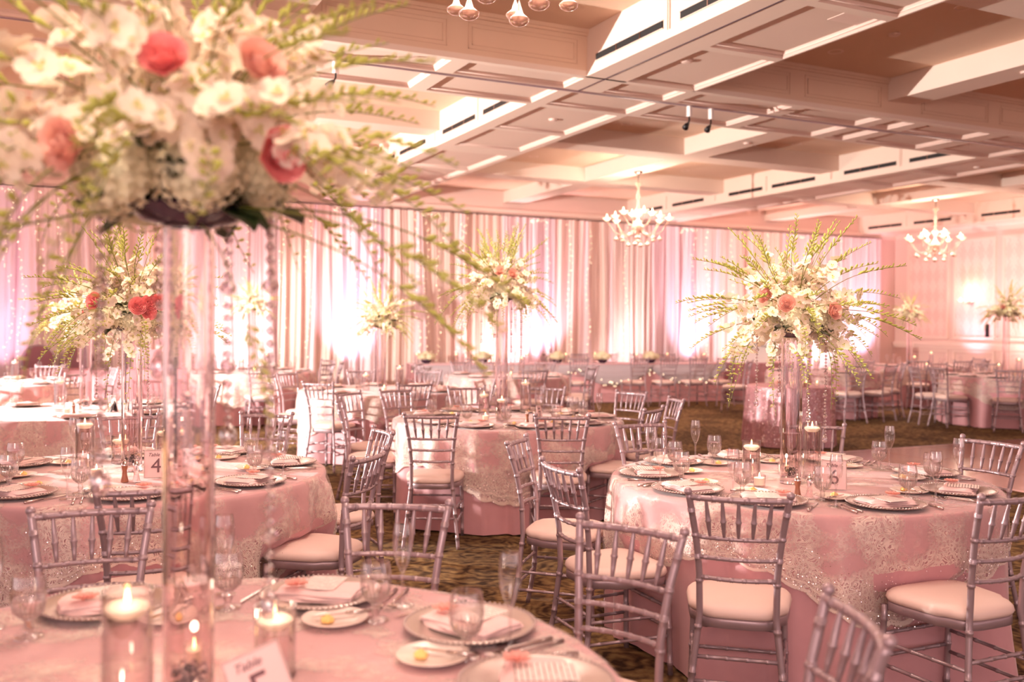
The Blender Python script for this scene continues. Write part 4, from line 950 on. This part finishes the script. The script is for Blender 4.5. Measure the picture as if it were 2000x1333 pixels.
# flower heads
HY = [hydra(s, R).mesh('hydrangea_head', X['hyd']) for s, R in ((1, .085), (2, .072))]
RO = [rose(s, R).mesh('rose', m) for s, R, m in ((1, .036, X['rose']), (2, .033, X['rose2']), (3, .030, X['rose']))]
LF = [leafm(s, L, W).mesh('leaf', X['leaf']) for s, L, W in ((1, .13, .07), (2, .11, .045))]
def orient(az, el, roll=0):
    d = Vector((math.cos(az)*math.cos(el), math.sin(az)*math.cos(el), math.sin(el)))
    side = Vector((-math.sin(az), math.cos(az), 0)); up_ = d.cross(side); 
    m = Matrix((d, side, up_)).transposed(); return m.to_4x4() @ Matrix.Rotation(roll, 4, 'X')
def arrangement(seed, roses, scale=1.0, low=-.30, n_spray=46, n_twig=26, center=.10, strands=4, slen=.34, rose_at=None):
    r = random.Random(seed); o = empty('flower_arrangement')
    MB().lathe([(.03, .0), (.08, .012), (.105, .035), (.10, .04), (.07, .02), (.001, .018)], 32).build('bowl', X['bowl'], o)
    MB().ball((0, 0, .075), .085, 14, 8, 0, .8).build('floral_foam', X['foam'], o)
    C = Vector((0, 0, center))
    def put(me, name, p, m): q = inst(name, me, o); q.matrix_local = Matrix.Translation(p) @ m; return q
    for i in range(n_spray):
        az = i*2.39996+r.uniform(-.25, .25); el = R_(78)*(1-(i/n_spray)**.75*1.42)+r.uniform(-.1, .1); el = max(el, low*(.6+.4*r.random()))
        me = SP[(i*5+seed) % 6] if el < R_(35) else SP[(0, 3, 4)[i % 3]]
        if el < R_(-2): me = SP[(1, 4, 2, 1, 4, 5)[i % 6] if low < -.15 else (0, 1, 4)[i % 3]]
        d = orient(az, el, r.uniform(-.5, .5) if el > .5 else r.uniform(-.2, .2)); s_ = r.uniform(.82, 1.08)*(.92 if el > R_(45) else 1)
        put(me, 'orchid_spray', C+(d @ Vector((.02, 0, 0))), d @ Matrix.Scale(s_, 4))
    for i in range(n_twig):
        az = i*2.39996*1.7+r.uniform(-.3, .3); el = R_(r.uniform(-24, 74)); me = TW_[0] if el > .7 else TW_[1 if el > .1 or i % 3 else 2]
        d = orient(az, el, r.uniform(-.5, .5)); put(me, 'bud_twig', C+(d @ Vector((.03, 0, 0))), d @ Matrix.Scale(r.uniform(.85, 1.1), 4))
    for i in range(7):
        az = 2*PI*i/7+r.uniform(-.2, .2); d = Vector((math.cos(az), math.sin(az), 0))
        put(HY[i % 2], 'hydrangea_head', Vector((0, 0, .075+r.uniform(-.01, .03)))+d*.12, orient(az, .5) @ Matrix.Rotation(PI/2, 4, 'Y') @ Matrix.Scale(r.uniform(.85, 1.05), 4))
    put(HY[0], 'hydrangea_head', Vector((.02, .01, .19)), Matrix.Identity(4))
    if seed == 1:   # long twigs trailing below the rim
        for az, el_, k_ in ((.9, -.22, 1.15), (1.25, -.38, 1.1), (1.6, -.12, 1.2), (.45, -.8, .8), (-1.3, -.3, 1.2)):
            d = orient(az, el_); put(TW_[1], 'bud_twig', Vector((0, 0, .05))+(d @ Vector((.06, 0, 0))), d @ Matrix.Scale(k_, 4))
    for (a, el, k) in roses:
        d = orient(a, el); put(RO[k], 'rose', C+(d @ Vector((.265, 0, 0))), d @ Matrix.Rotation(PI/2, 4, 'Y') @ Matrix.Scale(1.15, 4))
    for i in range(22):
        az = 2*PI*i/22+r.uniform(-.15, .15); d = orient(az, r.uniform(-.3, .6)); put(LF[i % 2], 'leaf', Vector((0, 0, .06))+(d @ Vector((.06, 0, 0))), d @ Matrix.Scale(r.uniform(.9, 1.25), 4))
    return o
ca = lambda x, y: math.atan2(-y, -x)     # bearing back to the camera
def strand(x, y, ztop, ln, big, lb):
    o = empty('crystal_strand', (x, y, ztop)); MB().tube([(0, 0, .05), (0, 0, -ln)], .0007, 3).build('wire', X['steel'], o)
    rad = .0105 if big else .0065; step = .026 if big else .016
    me = MB().lathe([(.0005, -rad), (rad*.75, -rad*.5), (rad, 0), (rad*.75, rad*.5), (.0005, rad)], 8).mesh('bead', X['bead'])
    for p in me.polygons: p.use_smooth = False
    i = 0; z = -.01
    while z > -ln:
        q = inst('bead', me, o, (0, 0, z)); s_ = 1.7 if i % 6 == 5 else 1; q.scale = (s_, s_, s_); z -= step*(1 if s_ == 1 else 1.5); i += 1
    MB().ball((0, 0, -ln-.012), rad*1.9, 8, 6, 0, 1.4).build('drop', X['bead'], o)
    tag(o, lb, 'crystal strand')
SHORT, TALL = Proto(vase(.70)), Proto(vase(.94))
CENT = [  # table, x, y, tall, label place, seed, roses (bearing from the camera side, elevation, kind), pinspot power
    ('T0', .232, 1.975, 1, 'the closest table', 1, ((.55, -.14, 0), (-.75, -.14, 1), (-.15, .36, 2), (.45, .4, 1)), 7, 1.12),
    ('T6', 3.19, 3.54, 0, 'the table with card six', 2, ((-.52, .37, 1), (-.1, .22, 1), (.75, .1, 1)), 9, 1.0),
    ('T4', .33, 5.16, 0, 'the table with card four', 3, ((.1, .12, 0), (.3, .16, 0), (.5, .2, 0), (.3, .0, 2), (-.7, .2, 0)), 9, .98),
    ('T5', 3.22, 6.93, 1, 'the middle table', 4, ((-.1, .5, 1), (.35, .42, 1)), 12, 1.0),
    ('TL', .20, 8.84, 0, 'the table behind card four', 5, ((-.2, .15, 0), (.5, .2, 0)), 12, .98), ('TW', 3.31, 10.37, 0, 'the white-lit table', 6, (), 14, .92),
    ('TF', 2.68, 14.89, 1, 'the far brown-skirted table', 7, ((0, .2, 1),), 14, .80),
    ('TR3', 13.45, 10.1, 1, 'the edge-most far table', 8, ((-.2, .2, 1),), 12, .9), ('TR2', 14.2, 14.3, 1, 'the wall-corner table', 9, ((.1, .2, 1),), 12, .8)]
for k, x, y, tall, desc, seed, roses, pw, s_ in CENT:
    z = ZT
    if k == 'TR2': x, y = 15.2-.15, 13.3+.1
    v = (TALL if tall else SHORT).put((x, y, z)); tag(v, '%s clear glass cylinder vase on %s' % ('tall' if tall else 'short', desc), 'vase')
    h = .94 if tall else .70; c = ca(x, y)
    # positive bearing offsets lie to the camera's right
    o = arrangement(seed, [(a, e, kk) for a, e, kk in roses], low=-.1 if seed == 1 else -.62, center=.14 if seed == 1 else .10, n_spray=60 if seed < 5 else 44, n_twig=34 if seed < 5 else 24)
    o.location = (x, y, z+h+.001); o.rotation_euler.z = c; o.scale = (s_, s_, s_)
    tag(o, 'white orchid and hydrangea arrangement atop the vase of %s' % desc, 'flowers', 'tall flower arrangements')
    light('pin_spot', 'SPOT', (x-.5, y-1.0, 3.78), pw*26, (1, .86, .60), (x, y, z+h+.15), spot_size=R_(26), spot_blend=.8, shadow_soft_size=.04)
    if seed <= 5 or k == 'TR3':
        side = Vector((math.sin(c), -math.cos(c), 0))
        for j, (dx, dy) in enumerate(((-.165, .03), (.155, -.02), (-.06, .16), (.08, .15)) if k != 'TR3' else ((-.12, 0),)):
            # side points away from the camera's right, so offsets are signed for the picture
            px_, py_ = x-side.x*dx-math.cos(c)*dy, y-side.y*dx-math.sin(c)*dy
            strand(px_, py_, z+h+.03, ((.52, .78, .3, .45) if k == 'T0' else (.34, .5, .30, .42))[j], k == 'T0', 'hanging crystal bead strand, %s, flowers of %s' % (('camera-side left edge', 'camera-side right edge', 'rear left edge', 'rear right edge')[j], desc))
# low flower bowls and glasses on the head table
def mk_low():
    o = empty('low_flower_bowl'); MB().lathe([(.05, 0), (.10, .05), (.105, .07), (.09, .06), (.001, .05)], 20).build('bowl', X['bowl'], o)
    r = random.Random(4)
    for i in range(5):
        t = i*2*PI/5; q = inst('hydrangea_head', HY[i % 2], o, (.1*math.cos(t), .08*math.sin(t), .13))
    inst('hydrangea_head', HY[0], o, (0, 0, .17))
    for i in range(9):
        d = orient(i*.7, r.uniform(.1, .8)); q = inst('orchid_spray', SP[i % 4], o); q.matrix_local = Matrix.Translation((0, 0, .12)) @ d @ Matrix.Scale(.55, 4)
    return o
P = Proto(mk_low)
for i, px in enumerate((838, 950, 1098, 1187, 1283)):
    q = (px-785)/(1412-785); ang = YAW+math.atan((px-1000)/1849.3); dd = Vector((math.sin(ang), math.cos(ang), 0))
    s_ = (HT0.x*hd.y-HT0.y*hd.x+0)/(dd.x*hd.y-dd.y*hd.x); p = dd*s_+hn*.3
    tag(P.put((p.x, p.y, .766), i*.8), 'low bowl of white hydrangea on the head table, %s from the sequin-table end' % ('fifth', 'fourth', 'third', 'second', 'first')[i], 'flowers', 'low flower bowls on the head table')
r = random.Random(12)
for i in range(26):
    p = HT0+hd*(.15+i*(LH-.3)/25)+hn*r.uniform(.1, .6)
    if i % 3 == 0: tag(CY[.20].put((p.x, p.y, .766)), 'floating candle cylinder, %s glass object along the head table' % ORD[i], 'candle', 'candle cylinders on the head table')
    else: tag(PR['gobletf' if i % 3 == 1 else 'flutef'].put((p.x, p.y, .766)), '%s, %s glass object along the head table' % (('stemmed water goblet' if i % 3 == 1 else 'slender champagne flute'), ORD[i]), 'goblet' if i % 3 == 1 else 'flute', 'glasses on the head table')
for i in range(5):
    tag(VO.put((sx-.3+i*.13, sy-.25+.05*(i % 2), ZT)), 'small votive on the sequin table, %s from its dark side' % ORD[4-i], 'candle', 'votives on the sequin table')
for i, (dx, dy) in enumerate(((.05, -.2), (.24, -.02), (-.08, .14))):
    mb = rose(i+7, .05); tag(mb.build('silk_rose', X['rose2'], None, (sx+dx, sy+dy, ZT+.02)), 'loose peach silk rose on the %s of the sequin table' % ('camera side', 'dark side', 'drape side')[i], 'flower', 'peach roses on the sequin table')

# ------------------------------------------------------------------ chandeliers
def mk_chandelier():
    o = empty('chandelier')
    MB().lathe([(.001, 0), (.065, 0), (.06, -.03), (.02, -.05), (.001, -.05)], 20).build('canopy', X['steel'], o)
    MB().tube([(0, 0, -.04), (0, 0, -.95)], .006, 6).build('rod', X['steel'], o)
    MB().lathe([(.004, -.16), (.03, -.20), (.05, -.19), (.02, -.26), (.012, -.33), (.03, -.40), (.012, -.47), (.02, -.58), (.06, -.64), (.03, -.68), (.02, -.76), (.06, -.86), (.09, -.90), (.07, -.98), (.02, -1.03), (.035, -1.07), (.001, -1.11)], 18).build('column', X['amber'], o)
    arm = MB().tube([(.05, 0, -.92), (.12, 0, -1.02), (.22, 0, -1.05), (.33, 0, -.98), (.40, 0, -.86), (.44, 0, -.80)], [.009, .008, .007, .007, .006, .006], 8).mesh('arm', X['amber'])
    cup = MB().lathe([(.01, 0), (.03, .01), (.045, .035), (.06, .05), (.068, .048)], 12).mesh('glass_cup', X['shade']); bulb = MB().lathe([(.001, .02), (.012, .03), (.012, .07), (.006, .09), (.0005, .12)], 8).mesh('bulb', X['bulb'])
    drop = MB().lathe([(.001, 0), (.006, -.02), (.012, -.04), (.016, -.055), (.038, -.075), (.034, -.09), (.02, -.10), (.001, -.105)], 12).mesh('glass_bell', X['amber'])
    link = MB().tube([(0, 0, .05), (0, 0, 0)], .002, 3).mesh('hook', X['steel'])
    for i in range(8):
        t = 2*PI*i/8+.2; a = inst('arm', arm, o, (0, 0, 0), t); c, s = math.cos(t), math.sin(t)
        L_ = inst('glass_cup', cup, o, (.44*c, .44*s, -.80)); inst('bulb', bulb, L_)
        inst('glass_bell', drop, o, (.31*c, .31*s, -1.02))
        b = inst('upper_cup', cup, o, (.22*math.cos(t+.4), .22*math.sin(t+.4), -.70)) if i % 2 else None
        if b: inst('bulb', bulb, b); MB().tube([(.04, 0, -.88), (.14, 0, -.86), (.22, 0, -.70)], .006, 6).build('upper_arm', X['amber'], o, None, t+.4)
    for i in range(4):
        t = 2*PI*i/4+.7; q = inst('long_glass_bell', drop, o, (.14*math.cos(t), .14*math.sin(t), -1.10)); q.scale = (1.05, 1.05, 1.1)
        MB().tube([(.13*math.cos(t), .13*math.sin(t), -.98), (.14*math.cos(t), .14*math.sin(t), -1.10)], .003, 4).build('hook', X['steel'], o)
    return o
P = Proto(mk_chandelier)
for x, y, lb in ((8.47, 13.02, 'glass chandelier glowing before the drape in the middle of the room'), (15.36, 13.1, 'glass chandelier glowing before the wallpapered wall'), (1.66, 3.58, 'peach glass chandelier with bell drops at the top edge'), (1.6, 12.95, 'glass chandelier mostly hidden behind the closest flower arrangement')):
    c_ = P.put((x, y, ZB)); c_.scale = (1.14, 1.14, 1.0); tag(c_, lb, 'chandelier')
    light('chandelier_glow', 'POINT', (x, y, 3.25), 110, (1, .82, .66), shadow_soft_size=.25)
# wall sconces
def mk_sconce():
    o = empty('wall_sconce'); MB().lathe([(.001, -.06), (.05, -.05), (.06, 0), (.05, .05), (.001, .06)], 16).build('back_plate', X['steel'], o)
    cup = MB().lathe([(.01, 0), (.03, .01), (.05, .045), (.07, .06)], 12).mesh('glass_cup', X['shade']); bulb = MB().lathe([(.001, .02), (.014, .03), (.012, .07), (.0005, .11)], 8).mesh('bulb', X['bulb'])
    for s in (-1, 0, 1):
        MB().tube([(0, 0, 0), (-.08, s*.08, -.05), (-.14, s*.16, 0)], .007, 6).build('arm', X['amber'], o)
        q = inst('glass_cup', cup, o, (-.14, s*.16, 0)); inst('bulb', bulb, q)
    return o
P = Proto(mk_sconce)
for y, lb in ((wy(1898), 'three-cup glowing glass wall sconce above the pink uplight'),):
    o = P.put((XW-.06, y, 2.12)); tag(o, lb, 'sconce'); light('sconce_glow', 'POINT', (XW-.3, y, 2.3), 8, (1, .8, .6), shadow_soft_size=.12)

# ------------------------------------------------------------------ odds and ends far away
def mk_armchair():
    o = empty('round_back_chair'); pts = []
    mb = MB(); vs_ = []; n = 24
    for s_ in (1, -1):
        for r_ in (.0, .15, .215, .23):
            for k in range(n): t = 2*PI*k/n; vs_.append((r_*math.cos(t), s_*(.03 if r_ < .2 else .012), .86+r_*1.1*math.sin(t)))
    for b in (0, 4*n):
        for i in range(3):
            for k in range(n): mb.f.append((b+i*n+k, b+i*n+(k+1) % n, b+(i+1)*n+(k+1) % n, b+(i+1)*n+k)); mb.m.append(0); mb.sm.append(True)
    mb.v = vs_; mb.build('backrest', X['plum'], o)
    MB().tube([(.24*math.cos(2*PI*k/20), 0, .86+.26*math.sin(2*PI*k/20)) for k in range(21)], .018, 6).build('back_frame', X['silver'], o)
    MB().box(-.27, .27, -.4, .02, .40, .48).build('seat', X['plum'], o)
    for s in (-1, 1):
        MB().tube([(s*.26, .0, .75), (s*.28, -.2, .66), (s*.27, -.34, .62), (s*.26, -.36, .48)], .018, 6).build('arm', X['silver'], o)
        MB().tube([(s*.25, -.38, .4), (s*.23, -.39, 0)], [.022, .014], 6).build('leg', X['silver'], o); MB().tube([(s*.25, 0, .62), (s*.25, .04, 0)], [.02, .014], 6).build('leg', X['silver'], o)
    return o
P = Proto(mk_armchair)
for px, lb in ((75, 'plum round-backed armchair behind the long sequinned table, outer one'), (152, 'plum round-backed armchair behind the long sequinned table, inner one')):
    x = bx(px, 17.1); o = P.put((x, 17.2, 0), .0); tag(o, lb, 'armchair')
tag(MB().box(-.10, .10, -.09, .09, 0, .30).box(-.085, .085, -.096, -.09, .02, .28).build('loudspeaker', X['mauve'], None, (bx(304, 16.4), 16.4, .766), -.1), 'small square beige loudspeaker on the end of the long table', 'loudspeaker')
eq = Vector((12.35, 15.2, 0)); 
o = empty('equipment_case', (12.6, 15.45, .766), R_(-11)); MB().box(0, .75, 0, .5, 0, .38).build('case_body', X['white'], o); MB().box(-.01, .76, -.01, .51, .38, .42).build('lid', X['white'], o); MB().tube([(.1, -.02, .3), (.3, -.05, .36), (.55, -.04, .33)], .008, 6).build('cable', X['black'], o)
tag(o, 'white equipment case on the mauve table by the head table', 'equipment case')
o = empty('stage_light', (bx(1511, 16.2), 16.2, 0)); MB().tube([(0, 0, 0), (0, 0, 1.0)], .015, 6).build('pole', X['black'], o)
for i in range(3): t = i*2.1; MB().tube([(0, 0, .3), (.3*math.cos(t), .3*math.sin(t), 0)], .01, 5).build('leg', X['black'], o)
MB().lathe([(.001, -.1), (.09, -.1), (.13, .06), (.001, .05)], 20).build('housing', X['black'], o); o.children[-1].location = (0, -.05, 1.14)
h = [c for c in o.children if c.name.startswith('housing')][0]; h.rotation_euler = (PI/2, 0, .45); h.scale = (1, 1.35, 1)
q = MB().lathe([(.118, .062), (.001, .066)], 20).build('blue_lens', X['blue'], h)
tag(o, 'round blue-white stage light glowing behind the card-six arrangement', 'stage light')
tag(MB().box(-.02, 0, -.05, .05, 0, .35).box(-.05, -.02, -.035, .035, .05, .30).build('wall_speaker', X['black'], None, (XW, wy(1929), 1.25)), 'small dark wall speaker beside the sconce', 'wall speaker')
